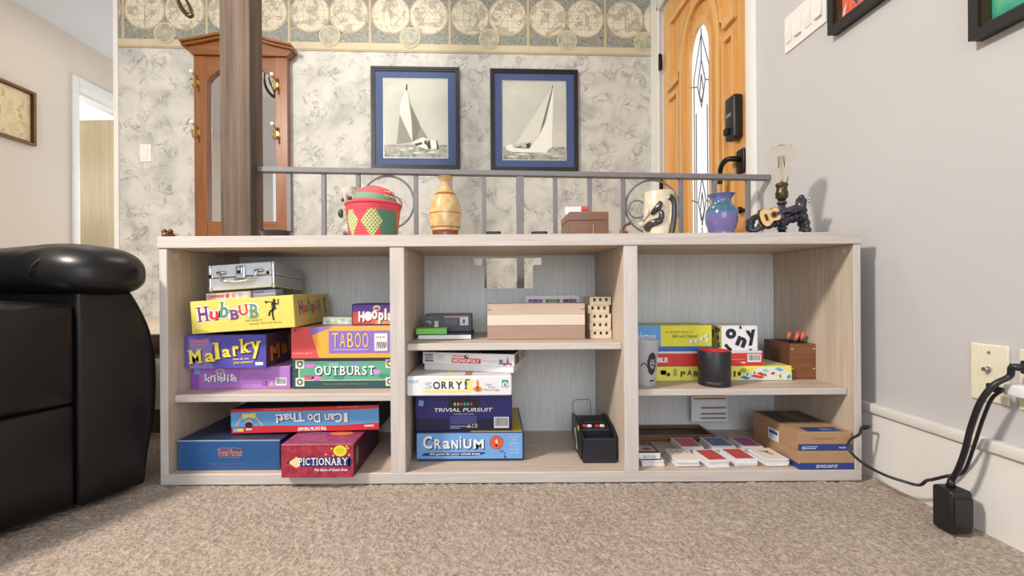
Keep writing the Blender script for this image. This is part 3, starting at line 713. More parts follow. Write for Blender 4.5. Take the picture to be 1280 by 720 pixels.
Y = 1.405; x0 = at(439.8, 394, Y).x; x1 = -0.3015; zs_ = TAB_T+GAP; h = at(465, 380, Y).z-zs_
pp = pr((92, 58, 160)); ro = pr((228, 100, 66))
g = Box(x1-x0, 0.10, h, BK, 0.002)
g.rect(0.02, 0.05, 0.99, 0.97, ro, 1); g.rect(0.02, 0.62, 0.99, 0.97, pp, 2); g.pg([(.02, .05), (.45, .05), (.12, .6), (.02, .6)], pr((210, 70, 70)), 2); g.rect(.5, .05, .99, .25, pr((240, 140, 90)), 2)
g.ell(0.53, 0.80, 0.18, 0.14, pr((236, 206, 150)), 3); g.ell(0.53, 0.78, 0.11, 0.06, pr((150, 110, 120)), 4)
for i, c in enumerate('Hoopla'):
    wds = [.13, .12, .12, .11, .05, .11]; u = 0.14+sum(wds[:i])+i*0.018; d = (0, -.03, .05, .0, .04, .0)[i]
    v0, v1 = (0.16, 0.66) if c in 'H' else ((0.22, 0.66) if c == 'o' else ((0.06, 0.60) if c == 'p' else ((0.2, 0.74) if c == 'l' else (0.2, 0.56))))
    g.txt(c, u+.012, v0+d-.04, u+wds[i]+.016, v1+d-.03, BK, 4, 0.06); g.txt(c, u, v0+d, u+wds[i], v1+d, WH, 5, 0.05)
g.ell(0.35, 0.43, 0.18, 0.22, WH, 6)
g.place('board_game_box', (x0, Y, zs_), 'small red and purple game box beside the left divider', group=GRP)

# yellow HubBub box, tilted across both stacks
Y = 1.30; TI = 3.5; p = at(240, 417, Y); p.z = MAL_T+0.006; q = at(369, 408, Y)
Wd = (q.x-p.x)/cos(radians(TI)); h = (at(237.6, 376, Y).z-at(240, 417, Y).z)*0.99
yb = pr((222, 208, 104))
g = Box(Wd, 0.275, h, yb, 0.0015, faces={'right': pr((208, 182, 96)), 'top': pr((224, 206, 96))})
hub = [('H', .075, .36, .165, .82, (112, 60, 130), 4), ('u', .185, .40, .27, .66, (206, 56, 60), -3), ('b', .29, .42, .37, .92, (96, 146, 112), -8), ('B', .385, .36, .465, .67, (122, 62, 130), 0), ('U', .47, .46, .555, .80, (206, 60, 56), 6), ('B', .575, .36, .655, .80, (104, 150, 128), -4)]
for c, u0, v0, u1, v1, col, rt in hub:
    g.txt(c, u0-.012, v0-.03, u1+.014, v1+.03, pr((240, 236, 232)), 2, 0.11, rot=rt); g.sletter(c, u0, v0, u1, v1, pr(col), 3, 0.03, rt)
ink = pr((44, 44, 36))                            # dancing figure printed on the box
g.ell(.815, .865, .045, .055, ink, 2)
for pts, wd in (([(.812, .82), (.80, .70), (.815, .58)], .13), ([(.815, .78), (.85, .74), (.855, .90)], .035), ([(.80, .80), (.765, .84), (.735, .83)], .03), ([(.80, .60), (.765, .52), (.755, .40)], .06), ([(.80, .60), (.79, .46), (.80, .26)], .055), ([(.725, .86), (.745, .80)], .05)): g.line(pts, wd, ink, 2)
g.txt('THE GAME OF', .52, .265, .69, .325, pr((120, 112, 60)), 2, 0.0, 0.1, 0); g.txt('Seconds, Words & Heresy', .56, .15, .875, .225, pr((110, 104, 56)), 2, 0.0, 0.1, 0)
g.rect(.025, .10, .12, .12, pr((180, 172, 80)), 2); g.rect(.025, .05, .16, .07, pr((180, 172, 80)), 2)
for c, u0, v0, u1, v1, col, rt in hub: g.txt(c, 0.04+u0*1.05, v0, 0.04+u1*1.05, v1, pr(tuple(int(a*.85+20) for a in col)), 2, 0.04, rot=rt, face='right')
g.ell(.86, .80, .05, .06, ink, 2, 'right'); g.line([(.86, .74), (.85, .55), (.87, .32)], .08, ink, 2, 'right'); g.line([(.80, .82), (.86, .70), (.90, .86)], .03, ink, 2, 'right')
HB = g.place('board_game_box', (p.x, Y, p.z), 'yellow game box with multicoloured letters, tilted across two stacks', tilt=TI, group=GRP)
HBL = Vector((p.x, Y, p.z)); ax = Vector((cos(radians(TI)), 0, sin(radians(TI)))); az = Vector((-sin(radians(TI)), 0, cos(radians(TI))))
def on_hub(px, py, Yd, dz=GAP):
    u = (at(px, py, Yd).x-HBL.x+sin(radians(TI))*h)/cos(radians(TI)); r = HBL+ax*u+az*(h+dz); r.y = Yd; return r
hubh = h
Yd = 1.365; c0 = on_hub(257.5, 370, Yd); wq = (at(313, 370, Yd).x-at(257.5, 370, Yd).x)
g = Box(wq, 0.05, 0.022, pr((230, 222, 226)), 0.002)
for i in range(7): g.ell(.07+i*.14, .5, .30, .34, pr([(226, 150, 160), (180, 200, 226), (240, 230, 232), (206, 96, 104)][i % 4]), 1)
g.rect(.1, .3, .42, .7, pr((204, 110, 124)), 2)
g.place('card_game_box', c0, 'thin white and pink card box under the silver case', 'card game', tilt=TI)
c1 = on_hub(316, 366, Yd); wq2 = (at(345, 366, Yd).x-at(316, 366, Yd).x)
g = Box(wq2, 0.05, 0.022, pr((150, 156, 190)), 0.002); g.rect(0, .35, 1, .5, pr((196, 200, 220)), 1); g.rect(.05, .6, .5, .8, pr((110, 116, 160)), 1)
g.place('card_game_box', c1, 'thin grey-blue card box under the silver case', 'card game', tilt=TI)

# silver aluminium case
TC, PC = 3.6, -4.0
Yc = 1.352; c2 = on_hub(261, 365, Yc, 0.0225+0.0052); cw = (at(344, 342, Yc).x-at(261, 342, Yc).x); ch = 0.0835; cdp = 0.205
case = empty('aluminium_case', c2, rot=(radians(PC), radians(-TC), 0)); tag(case, 'silver aluminium carrying case on top of the yellow game box', 'case')
b = MB(); b.box((0.004, 0.003, 0.003), (cw-0.004, cdp, ch*0.47), alu, 0.003, faces={'right': alu_d}); b.build('case_base', case, local=True)
b = MB(); b.box((0.004, 0.003, ch*0.5), (cw-0.004, cdp, ch-0.003), alu, 0.003, faces={'right': alu_d, 'top': alu_d}); b.build('case_lid', case, local=True)
b = MB(); b.box((0.006, 0.005, ch*0.46), (cw-0.006, cdp-0.002, ch*0.51), plain('case_gasket', (60, 62, 66), 0.5)); b.build('seam_strip', case, local=True)
for xx in (0.0, cw-0.009):
    b = MB(); b.box((xx, 0.0, 0.0), (xx+0.009, 0.009, ch), steel, 0.003); b.build('edge_rail', case, local=True)
    for zz in (0.0, ch-0.014):
        b = MB(); b.ball((xx+0.0045, 0.006, zz+0.007), (0.0075, 0.0075, 0.009), steel, 12, 8); b.build('corner_cap', case, local=True)
hx0, hx1 = cw*0.21, cw*0.78
b = MB(); b.tube([(hx0, -0.002, ch*.66), (hx0, -0.014, ch*.64), (hx0+.006, -0.016, ch*.42), (hx0+.022, -0.016, ch*.30), (cw*.5, -0.017, ch*.27), (hx1-.022, -0.016, ch*.30), (hx1-.006, -0.016, ch*.42), (hx1, -0.014, ch*.64), (hx1, -0.002, ch*.66)], 0.0042, steel, 10, sub=4); hd = b.build('handle', case, local=True)
for xx in (hx0, hx1):
    b = MB(); b.box((xx-.013, -0.004, ch*.60), (xx+.013, 0.003, ch*.70), black_metal, 0.002); b.cyl((xx-.013, -0.003, ch*.66), (xx+.013, -0.003, ch*.66), 0.004, steel); b.build('handle_bracket', case, local=True)
b = MB(); b.box((cw*.43, -0.006, ch*.40), (cw*.57, 0.003, ch*.86), steel, 0.003); b.box((cw*.455, -0.010, ch*.55), (cw*.545, -0.005, ch*.82), black_metal, 0.003); b.box((cw*.40, -0.008, ch*.34), (cw*.60, 0.003, ch*.40), brass, 0.002); b.cyl((cw*.5, -0.012, ch*.74), (cw*.5, -0.008, ch*.74), 0.005, steel); b.build('lock', case, local=True)
for xx in (cw*.045, cw*.92):
    b = MB(); b.box((xx-.006, -0.004, ch*.46), (xx+.008, 0.003, ch*.62), steel, 0.002); b.ball((xx, -0.005, ch*.54), 0.005, black_metal, 10, 6); b.build('latch', case, local=True)
for zz in (.2, .42, .62, .82):
    b = MB(); b.cyl((cw-.004, 0.014, ch*zz), (cw-.001, 0.014, ch*zz), 0.0028, steel, n=10); b.build('rivet', case, local=True)

# --- left bay, floor of the unit
Y = 1.293; x0, x1 = span(221.8, 350.0, 570, Y); zs_ = zf+GAP; h = at(285, 550.3, Y).z-zs_; TP_T = zs_+h
db = pr((36, 84, 140)); oc = pr((206, 130, 96))
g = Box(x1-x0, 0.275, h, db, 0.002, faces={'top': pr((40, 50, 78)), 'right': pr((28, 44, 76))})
for u0, v0, u1, v1 in ((.025, .07, .975, .085), (.025, .90, .975, .915)): g.rect(u0, v0, u1, v1, pr((62, 96, 140)), 1)
g.rect(.025, .07, .03, .915, pr((62, 96, 140)), 1); g.rect(.97, .07, .975, .915, pr((62, 96, 140)), 1)
g.rect(0, .965, 1, 1, pr((150, 170, 190)), 1)
g.txt('Trivial Pursuit', .395, .47, .635, .70, oc, 2, 0.012, 0.25); g.line([(.39, .70), (.44, .745), (.50, .73), (.55, .745), (.62, .72)], .012, oc, 2)
g.rect(.41, .415, .61, .435, pr((150, 110, 110)), 2); g.txt('Master Game - Genus Edition', .335, .20, .67, .25, pr((150, 100, 96)), 2); g.txt('Ages 12 - Adult', .845, .2, .95, .25, pr((140, 100, 96)), 2)
g.place('board_game_box', (x0, Y, zs_), 'wide blue game box with small orange script on its front', group=GRP)

Y = 1.238; x0, x1 = span(351.2, 442.0, 576, Y); zs_ = zf+GAP; h = at(397, 555.5, Y).z-zs_; PIC_T = zs_+h
mar = mottled('maroon_marbled_card', [(0.38, rgb((140, 34, 54))), (0.62, rgb((176, 56, 76)))], 70, 4, 0.45)
pt = mottled('maroon_violet_card', [(0.38, rgb((130, 44, 80))), (0.62, rgb((156, 74, 110)))], 60, 4, 0.35)
g = Box(x1-x0, 0.275, h, mar, 0.0018, faces={'top': pt, 'right': pr((70, 20, 36))})
g.rect(0.26, .33, .95, .615, pr((52, 44, 120)), 1); g.ell(.95, .4725, .06, .142, pr((52, 44, 120)), 1)
g.pg([(.10, .45), (.21, .30), (.27, .36), (.25, .46), (.28, .55), (.215, .63)], pr((232, 206, 160)), 2); g.pg([(.065, .445), (.115, .41), (.12, .50)], pr((60, 44, 50)), 3)
g.sword('PICTIONARY', .255, .365, .925, .585, BK, 3, 0.03); g.sword('PICTIONARY', .25, .38, .917, .595, WH, 4, 0.012)
g.txt('The Game of Quick Draw', .46, .185, .925, .275, WH, 3, 0.02, 0.25)
g.ell(.815, .80, .20, .165, pr((238, 214, 50)), 2); g.txt('20', .76, .73, .80, .87, pr((150, 150, 60)), 3, 0.02) if False else g.ell(.815, .80, .13, .1, pr((206, 196, 60)), 3)
for u, v in ((.62, .70), (.70, .87), (.92, .88), (.94, .68), (.72, .66), (.905, .94)): g.ell(u, v, .025, .03, pr((236, 206, 90)), 2)
g.pg([(.55+.17*cos(i*pi/12)+.13, .34+.07*sin(i*pi/12)) for i in range(24)], pr((206, 124, 78)), 1, 'top')
g.txt('Pictionary', .15, .30, .50, .48, pr((150, 130, 190)), 1, 0.02, 0.2, 0, 'top')
g.ell(.12, .55, .12, .3, pr((150, 110, 80)), 1, 'right'); g.txt('PICTIONARY', .25, .35, .85, .6, pr((60, 50, 110)), 1, 0.03, face='right')
g.place('board_game_box', (x0, Y, zs_), 'maroon game box with pencil title jutting out over the shelf edge', group=GRP)

Y = 1.338; TI2 = 1.3; p = at(289.2, 541, Y); q = at(474, 536, Y); p.z = TP_T+0.003; wq = (q.x-p.x)/cos(radians(TI2)); h = (at(289, 510.5, Y).z-at(289, 541.4, Y).z)
p.z = max(p.z, PIC_T+0.0008-(at(351, 540, Y).x-p.x)*math.tan(radians(TI2)))
sky = pr((96, 160, 216)); red = pr((204, 46, 52))
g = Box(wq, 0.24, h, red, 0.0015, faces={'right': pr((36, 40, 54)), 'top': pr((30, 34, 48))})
n = 16; wave = lambda u: .03*sin(u*7)
g.pg([(i/n, .27+wave(i/n)) for i in range(n+1)]+[(1-i/n, .86+wave(1-i/n)*.6) for i in range(n+1)], sky, 1)
def kid(g):                                       # a child doing a handstand, printed on the lid
    sk = pr((214, 172, 150)); g.pg([(.075, .80), (.17, .82), (.165, .60), (.12, .66), (.085, .58)], pr((232, 222, 120)), 3)
    g.line([(.085, .70), (.055, .52), (.035, .34)], .07, sk, 2); g.line([(.16, .72), (.19, .50), (.212, .30)], .07, sk, 2)
    g.ell(.122, .42, .14, .16, sk, 3); g.ell(.121, .35, .15, .12, pr((40, 36, 40)), 4)
kid(g)
for i, (t, u0, u1) in enumerate((('I', .795, .775), ('Can', .755, .635), ('Do', .605, .52), ('That!', .50, .305))):
    a, c = u1, u0
    if t == 'I': a, c = .765, .79
    g.txt(t, a+.004, .355+wave(a), c+.004, .735+wave(a), pr((30, 50, 110)), 3, .05, 0, 180+(2 if t != 'I' else 0)); g.txt(t, a, .375+wave(a), c, .75+wave(a), WH, 4, .03, 0, 180+(2 if t != 'I' else 0))
g.txt('THE CAT IN THE HAT', .45, .06, .645, .20, WH, 3, .05, 0, 180)
g.rect(.015, .08, .085, .22, pr((110, 190, 210)), 2); g.rect(.045, .1, .08, .2, pr((226, 206, 90)), 3); g.rect(.10, .13, .14, .22, pr((226, 190, 196)), 2)
g.rect(.90, .14, .965, .22, pr((230, 190, 196)), 2); g.rect(.22, .93, .34, .96, pr((230, 120, 120)), 2); g.rect(.72, .95, .86, .98, pr((230, 120, 120)), 2)
g.place('board_game_box', (p.x, Y, p.z), 'red and light blue game box lying upside down', tilt=TI2, group=GRP)

# --- middle bay, floor
Y = 1.349; x0, x1 = span(521.0, 655.0, 560, Y); zs_ = zf+GAP; h = at(588, 540.5, Y).z-zs_; CR_T = zs_+h
cb = pr((112, 164, 222)); dn = pr((36, 50, 96))
g = Box(x1-x0, 0.275, h*0.94, dn, 0.0016, faces={'top': pr((44, 58, 92))}, z0=h*0.06)
g.rect(.0, .03, .985, .97, cb, 1); g.pg([(.5, .0), (.985, .0), (.985, .97), (.6, .97)], pr((196, 176, 60)), 1, 'top')
cr = [('C', .06, .40, .145, .88), ('R', .165, .40, .23, .76), ('a', .245, .40, .31, .70), ('N', .325, .40, .385, .72), ('i', .40, .42, .415, .86), ('U', .435, .40, .51, .76), ('M', .53, .40, .625, .74)]
for c, u0, v0, u1, v1 in cr:
    g.txt(c, u0+.006, v0-.04, u1+.010, v1-.03, dn, 2, 0.05); g.txt(c, u0, v0, u1, v1, WH, 3, 0.03)
g.pg([(.045, .18), (.08, .25), (.62, .27), (.645, .24), (.60, .17), (.55, .14), (.06, .14)], dn, 2); g.txt('the game for your whole brain', .12, .155, .59, .245, WH, 3, .03, .15)
g.ell(.745, .62, .25, .25, dn, 2); g.ell(.745, .62, .235, .235, pr((226, 90, 60)), 3)
g.txt('?', .725, .47, .77, .76, BK, 4, .02); g.ell(.745, .66, .06, .09, pr((226, 200, 160)), 5)
g.line([(.77, .37), (.785, .25), (.80, .33), (.82, .22), (.825, .10)], .02, dn, 2); g.rect(.815, .05, .832, .13, dn, 3)
for i, t in enumerate(('You will', 'not', 'believe', 'what your', 'friends', 'can do!')): g.txt(t, .865+(.02 if len(t) < 4 else 0), .80-i*.115, .955-(.02 if len(t) < 4 else 0), .86-i*.115, pr((206, 222, 240)), 2, .0, .1, 2)
cran = g.place('board_game_box', (x0, Y, zs_), 'light blue game box with a red ball, bottom of the middle stack', group=GRP)
t = MB(); t.box((0.002, 0.002, 0.0), (x1-x0-0.002, 0.273, h*0.06), dn, 0.0005); t.build('box_tray', cran, local=True)

Y = 1.362; SOR_B = at(573, 495, 1.283).z
x0, x1 = span(520.0, 640.2, 515, Y); zs_ = CR_T+GAP; h = SOR_B-GAP-zs_
tp = pr((38, 36, 108)); tpd = pr((26, 26, 66))
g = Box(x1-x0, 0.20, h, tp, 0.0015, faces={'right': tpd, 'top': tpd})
vis = lambda v: v*0.80                            # the top strip hides behind the box above
for k in range(26): g.line([(k*.04, vis(.42)), (k*.04-.10 if k > 2 else 0.0, vis(1.0))], .012, pr((64, 60, 150)), 1)
g.rect(.0, 0, 1, vis(.35), tpd, 2); g.pg([(.33, vis(.6)), (.66, vis(.6)), (.66, vis(1.0)), (.33, vis(1.0))], pr((30, 28, 60)), 2)
for i, c in enumerate(((214, 206, 80), (232, 170, 60), (224, 90, 70), (90, 170, 200), (90, 190, 110), (206, 70, 90))): g.ell(.405+i*.034, vis(.815), .028, .04, pr(c), 3)
g.txt('TRIVIAL PURSUIT', .19, vis(.585), .80, vis(.70), WH, 4, .02, .15); g.txt('POWER EDITION', .39, vis(.485), .60, vis(.535), pr((210, 210, 230)), 4, 0, .1)
g.rect(.355, vis(.20), .63, vis(.46), pr((74, 76, 140)), 3); g.rect(.355, vis(.12), .53, vis(.16), pr((150, 150, 190)), 3); g.rect(.355, vis(.07), .46, vis(.10), pr((150, 150, 190)), 3)
g.pg([(.525, vis(.10)), (.575, vis(.10)), (.55, vis(.21))], pr((230, 200, 110)), 4); g.txt('CE', .58, vis(.10), .64, vis(.21), WH, 4)
g.barcode(.81, vis(.08), .965, vis(.42), 3); g.pg([(.025, vis(.78)), (.075, vis(.76)), (.085, vis(.92)), (.035, vis(.95))], pr((130, 170, 214)), 3)
g.place('board_game_box', (x0, Y, zs_), 'navy game box with white barcode, second from bottom of the middle stack', group=GRP)

Y = 1.283; x0 = -0.2545; x1 = at(639.8, 482, Y).x; zs_ = SOR_B; h = at(573, 470.3, Y).z-zs_; SOR_T = zs_+h
wh = pr((228, 228, 230)); ys = pr((236, 222, 130)); nb = pr((60, 72, 108))
g = Box(x1-x0, 0.255, h, wh, 0.003, faces={'top': pr((206, 200, 196))})
g.rect(.16, .17, .62, .30, ys, 1); g.rect(.56, .3, .625, .84, ys, 1); g.rect(.30, .78, .60, .86, ys, 1); g.rect(.19, .3, .57, .78, pr((240, 238, 228)), 2)
so = [('S', .175, .36, .245, .72), ('O', .25, .34, .32, .74), ('R', .33, .36, .385, .74), ('R', .40, .36, .455, .74), ('Y', .465, .33, .53, .74), ('!', .55, .33, .575, .78)]
for i, (c, u0, v0, u1, v1) in enumerate(so): g.txt(c, u0, v0, u1, v1, nb if i else pr((170, 190, 206)), 3, .04)
g.pg([(.665, .55), (.68, .84), (.685, .55)], pr((214, 140, 70)), 3); g.ell(.675, .60, .07, .22, pr((224, 160, 96)), 2); g.ell(.675, .34, .24, .14, pr((232, 150, 74)), 2); g.ell(.675, .33, .1, .08, pr((190, 90, 40)), 3)
g.txt('Slide', .75, .52, .81, .62, pr((150, 140, 150)), 2); g.txt('Pursuit', .775, .38, .84, .5, pr((150, 140, 150)), 2); g.txt('Revenge', .735, .22, .885, .36, pr((140, 130, 140)), 2)
g.rect(.905, .42, .965, .80, pr((70, 150, 140)), 2); g.ell(.935, .55, .14, .14, pr((220, 232, 228)), 3); g.ell(.935, .54, .06, .1, pr((110, 150, 150)), 4)
g.txt('PARKER', .02, .66, .115, .82, pr((150, 190, 220)), 2, .03)
g.pg([(.05, .98), (.09, .98), (.16, .05), (.12, .05)], pr((236, 236, 238)), 1); g.pg([(.4, .05), (.42, .5), (.3, .6), (.36, .3)], ys, 1, 'top'); g.rect(.55, .05, .62, .3, pr((150, 110, 90)), 1, 'top')
g.place('board_game_box', (x0, Y, zs_), 'white game box with navy letters and a yellow band', group=GRP)

pa = Vector((at(528.6, 463, 1.385).x, 1.385, SOR_T+GAP)); pb = Vector((at(643, 466, 1.318).x, 1.318, 0))
yaw = math.degrees(atan2(pb.y-pa.y, pb.x-pa.x)); wq = sqrt((pb.x-pa.x)**2+(pb.y-pa.y)**2); h = 0.056
root = empty('board_game_box', pa, radians(yaw)); tag(root, 'white game box with red title bar, turned askew atop the middle stack', 'board game', GRP)
g = Box(wq, 0.225, h*0.66, pr((232, 232, 234)), 0.0012, faces={'top': pr((40, 50, 80)), 'right': pr((196, 190, 170))}, z0=h*0.34)
g.txt('PARKER', .025, .66, .12, .86, pr((70, 74, 86)), 2, .03); g.rect(.025, .44, .12, .6, pr((150, 154, 160)), 2); g.rect(.025, .2, .12, .38, pr((120, 124, 134)), 2); g.rect(.15, .3, .155, .95, pr((206, 206, 210)), 1); g.rect(.17, .4, .235, .8, pr((214, 216, 218)), 1)
g.rect(.33, .16, .645, .56, pr((214, 60, 64)), 2); g.txt('MONOPOLY', .345, .22, .63, .50, WH, 3, .03); g.rect(.33, .68, .50, .78, pr((222, 150, 150)), 2)
g.ell(.49, .70, .2, .16, pr((60, 60, 66)), 3); g.ell(.50, .76, .12, .1, pr((226, 200, 190)), 4); g.rect(.665, .36, .83, .40, pr((176, 176, 186)), 2)
g.pg([(.915, .15), (.93, .85), (.945, .15)], pr((70, 100, 180)), 2); g.ell(.90, .18, .18, .12, pr((206, 80, 80)), 2); g.ell(.96, .2, .14, .12, pr((216, 90, 90)), 2); g.rect(.84, .15, .88, .55, pr((120, 130, 140)), 2)
g.rect(.10, .1, .35, .85, pr((60, 66, 60)), 1, 'right'); g.ell(.65, .5, .4, .35, pr((190, 130, 96)), 1, 'right')
g.build('box_lid', root, local=True)
t = MB(); t.box((0.004, 0.003, 0), (wq-0.003, 0.222, h*0.335), pr((226, 226, 230)), 0.001); t.build('box_tray', root, local=True)
# --- middle bay, board: book, green box, grey box, slatted wooden box, framed trio, notched blocks
Y = 1.392; x0, x1 = span(522.0, 589.5, 422, Y); zs_ = ZM+GAP
bk = empty('book', Vector((x0, Y, zs_))); tag(bk, 'book with dark cover and white page edge lying under the green box', 'book')
t = MB(); t.box((x0+.002, Y, zs_+.0015), (x1-.002, Y+.17, zs_+.014), pr((236, 236, 236))); t.build('pages', bk, (x0, Y, zs_))
t = MB(); dkc = pr((60, 62, 68)); t.box((x0, Y+.001, zs_), (x1, Y+.172, zs_+.0015), dkc); t.box((x0, Y+.001, zs_+.014), (x1, Y+.172, zs_+.0165), dkc); t.box((x1-.002, Y+.001, zs_), (x1, Y+.172, zs_+.0165), dkc); t.build('cover', bk, (x0, Y, zs_))
BKT = zs_+.0165
Y = 1.388; x0, x1 = span(520.0, 558.5, 415, Y)
g = Box(x1-x0, 0.055, 0.0185, pr((122, 206, 84)), 0.0012, faces={'right': pr((58, 122, 58)), 'top': pr((120, 176, 96))})
g.rect(.78, .05, 1.0, .6, pr((196, 200, 210)), 1, 'top')
g.place('card_box', (x0, Y, BKT+GAP), 'small bright green box lying on the book', 'box')
Y = 1.475; x0, x1 = span(531.0, 589.5, 402, Y); zb_ = BKT+GAP; h = at(560, 393, Y).z-zb_
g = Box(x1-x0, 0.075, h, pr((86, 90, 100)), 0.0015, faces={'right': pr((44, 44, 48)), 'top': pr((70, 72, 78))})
g.rect(.41, .80, .93, .90, pr((206, 150, 156)), 1); g.rect(.75, .36, .93, .82, pr((230, 230, 232)), 2); g.rect(.81, .46, .86, .7, pr((110, 112, 120)), 3); g.rect(.03, .55, .13, .62, pr((170, 174, 180)), 1); g.rect(.03, .78, .2, .82, pr((130, 134, 140)), 1)
g.rect(.21, .30, .29, .62, pr((220, 216, 196)), 1); g.pg([(.19, .24), (.30, .24), (.28, .42), (.21, .42)], pr((240, 236, 214)), 2); g.ell(.12, .50, .06, .06, pr((180, 184, 190)), 1); g.rect(.43, .4, .70, .72, pr((102, 108, 120)), 1)
g.place('card_game_box', (x0, Y, zb_), 'dark grey box with white label behind the green box', 'card game')

Y = 1.374; x0, x1 = span(609.3, 731.2, 405, Y); zs_ = ZM+GAP; zt = at(670, 379.8, Y).z; B0 = Vector((x0, Y, zs_))
bxr = empty('wooden_box', B0); tag(bxr, 'long striped wooden box on the middle shelf board', 'box')
sl1 = wood('slat_light', (212, 196, 176), (232, 220, 204), 'x', 70, 0.5, 10, 0.5, 0.05)
sl2 = wood('slat_tan', (184, 160, 142), (208, 186, 168), 'x', 70, 0.5, 10, 0.5, 0.05)
sl3 = wood('slat_rose', (152, 124, 110), (180, 152, 136), 'x', 70, 0.5, 10, 0.5, 0.05)
zA, zB = zs_+(zt-zs_)*.40, zs_+(zt-zs_)*.70
for z0, z1, m in ((zs_, zA, sl3), (zA, zB, sl1), (zB, zt, sl2)):
    t = MB(); t.box((x0, Y, z0+.0002), (x1, Y+.012, z1-.0002), m, 0.0008); t.build('front_slat', bxr, B0)
t = MB(); t.box((x0, Y+.0122, zs_), (x0+.012, Y+.10, zt), sl2, .0008); t.build('end_board', bxr, B0)
t = MB(); t.box((x1-.012, Y+.0122, zs_), (x1, Y+.10, zt), sl2, .0008); t.build('end_board', bxr, B0)
t = MB(); t.box((x0+.012, Y+.088, zs_), (x1-.012, Y+.10, zt), sl2, .0008); t.build('back_board', bxr, B0)
t = MB(); t.box((x0+.0122, Y+.0122, zt-.010), (x1-.0122, Y+.0878, zt-.003), sl1, .0008); t.build('lid', bxr, B0)
for xx in (x0+.001, x1-.012):
    t = MB(); t.box((xx, Y-.0006, zt-.0185), (xx+.011, Y+.001, zt-.0165), pr((84, 62, 50))); t.build('joint', bxr, B0)

Y = 1.515; x0, x1 = span(656.5, 724, 375, Y); zt = at(690, 369.8, Y).z; zs_ = ZM+GAP; F0 = Vector((x0, Y, zs_))
fr = empty('photo_frame', F0); tag(fr, 'white frame with three small pictures behind the striped wooden box', 'frame')
W_, H_ = x1-x0, zt-zs_
def rect2(a, b_, c, d): return [(a, b_), (c, b_), (c, d), (a, d)]
t = MB(); ws = [(x0+W_*u, x0+W_*v) for u, v in ((.06, .32), (.38, .64), (.70, .95))]
t.mesh(curve_mesh([rect2(x0, zs_, x1, zt)]+[rect2(a, zs_+.02, c, zt-.012) for a, c in ws], .012), lambda c: (c.x, Y+.006+c.z, c.y), white_paint); t.build('frame', fr, F0)
for (a, c), col in zip(ws, ((96, 76, 140), (92, 110, 92), (92, 72, 84))):
    t = MB(); mm = mottled('small_picture_%d' % col[0], [(.4, rgb(col)), (.6, rgb(tuple(min(255, q+70) for q in col)))], 60)
    t.box((a, Y+.006, zs_+.02), (c, Y+.010, zt-.012), mm); t.build('picture', fr, F0)

birch = plain('pale_birch_block', (222, 206, 180), 0.55, var=0.05)
Y = 1.392; tops = [371, 381.5, 392.5, 403.3, 413.2, 423.4]; zb_ = ZM+GAP
lv = [at(750, yy, Y).z for yy in tops]; offs = [0, -.004, .002, .000, .000]
hs = (lv[0]-zb_)/5
names = ['topmost', 'second from the top', 'middle one', 'second from the bottom', 'lowest']
for i in range(4, -1, -1):
    z0 = zb_+(4-i)*hs; z1 = z0+hs-GAP
    xa, xb = at(737.5, 400, Y).x+[0, -.006, 0, -.001, .001][i], at(764, 400, Y).x+[0, -.006, 0, -.001, .001][i]
    t = MB(); n = 3; wq = (xb-xa)
    t.box((xa, Y, z0), (xb, Y+.10, z0+hs*.45), birch, .0008)
    for k in range(4):
        u = xa+wq*(k/3.0)*(1-.16); t.box((u, Y, z0+hs*.45), (u+wq*.16, Y+.10, z1-hs*.16), birch)
    t.box((xa, Y, z1-hs*.16), (xb, Y+.10, z1), birch, .0006)
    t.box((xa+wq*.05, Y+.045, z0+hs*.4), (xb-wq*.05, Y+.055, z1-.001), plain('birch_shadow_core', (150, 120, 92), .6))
    tag(t.build('notched_block', None, (xa, Y, z0)), 'pale notched wooden block, %s in the stack of five' % names[i], 'block', 'stacked notched blocks')

# --- black card shuffler on the floor of the middle bay
Y = 1.327; x0, x1 = span(731, 775, 565, Y); x1 = min(x1, .369); x0 = x1-.107; zs_ = zf+GAP; K0 = Vector((x0, Y, zs_)); dpt = .165
sh = empty('card_shuffler', K0); tag(sh, 'black card shuffling machine beside the right divider', 'card shuffler')
bp = plain('shuffler_black', (30, 33, 42), 0.4, 0, .06)
def sideprof(t, prof, xa, xb, m): t.mesh(curve_mesh([prof], xb-xa), lambda c: ((xa+xb)/2+c.z, Y+c.x, zs_+c.y), m)
t = MB(); sideprof(t, [(0, .0), (0, .072), (.012, .074), (.012, .055), (.055, .055), (.055, .0)], x0+.004, x1-.004, bp); o = t.build('card_tray', sh, K0); modif(o, 'BEVEL', width=.002, segments=2)
t = MB(); sideprof(t, [(.055, 0), (.055, .084), (.075, .092), (.13, .100), (dpt, .098), (dpt, 0)], x0+.008, x1-.008, bp); o = t.build('housing', sh, K0); modif(o, 'BEVEL', width=.003, segments=2)
for xa in (x0, x1-.007):
    t = MB(); sideprof(t, [(.018, .004), (.002, .078), (.05, .097), (.12, .110), (dpt+.004, .104), (dpt+.004, .03), (.10, .004)], xa, xa+.007, black_plastic); o = t.build('side_plate', sh, K0); modif(o, 'BEVEL', width=.002, segments=2)
t = MB(); t.box((x0+.022, Y+.075, zs_+.094), (x1-.022, Y+.135, zs_+.1025), plain('dark_slot', (12, 12, 14), .6), .002); t.build('card_slot', sh, K0)
for xx, c in ((x0+.024, (206, 60, 44)), (x0+.038, (226, 226, 226)), (x0+.062, (196, 40, 40)), (x0+.078, (220, 210, 206))):
    t = MB(); t.box((xx-.007, Y+.064, zs_+.087), (xx+.007, Y+.074, zs_+.0945), pr(c), .002); t.build('roller', sh, K0)
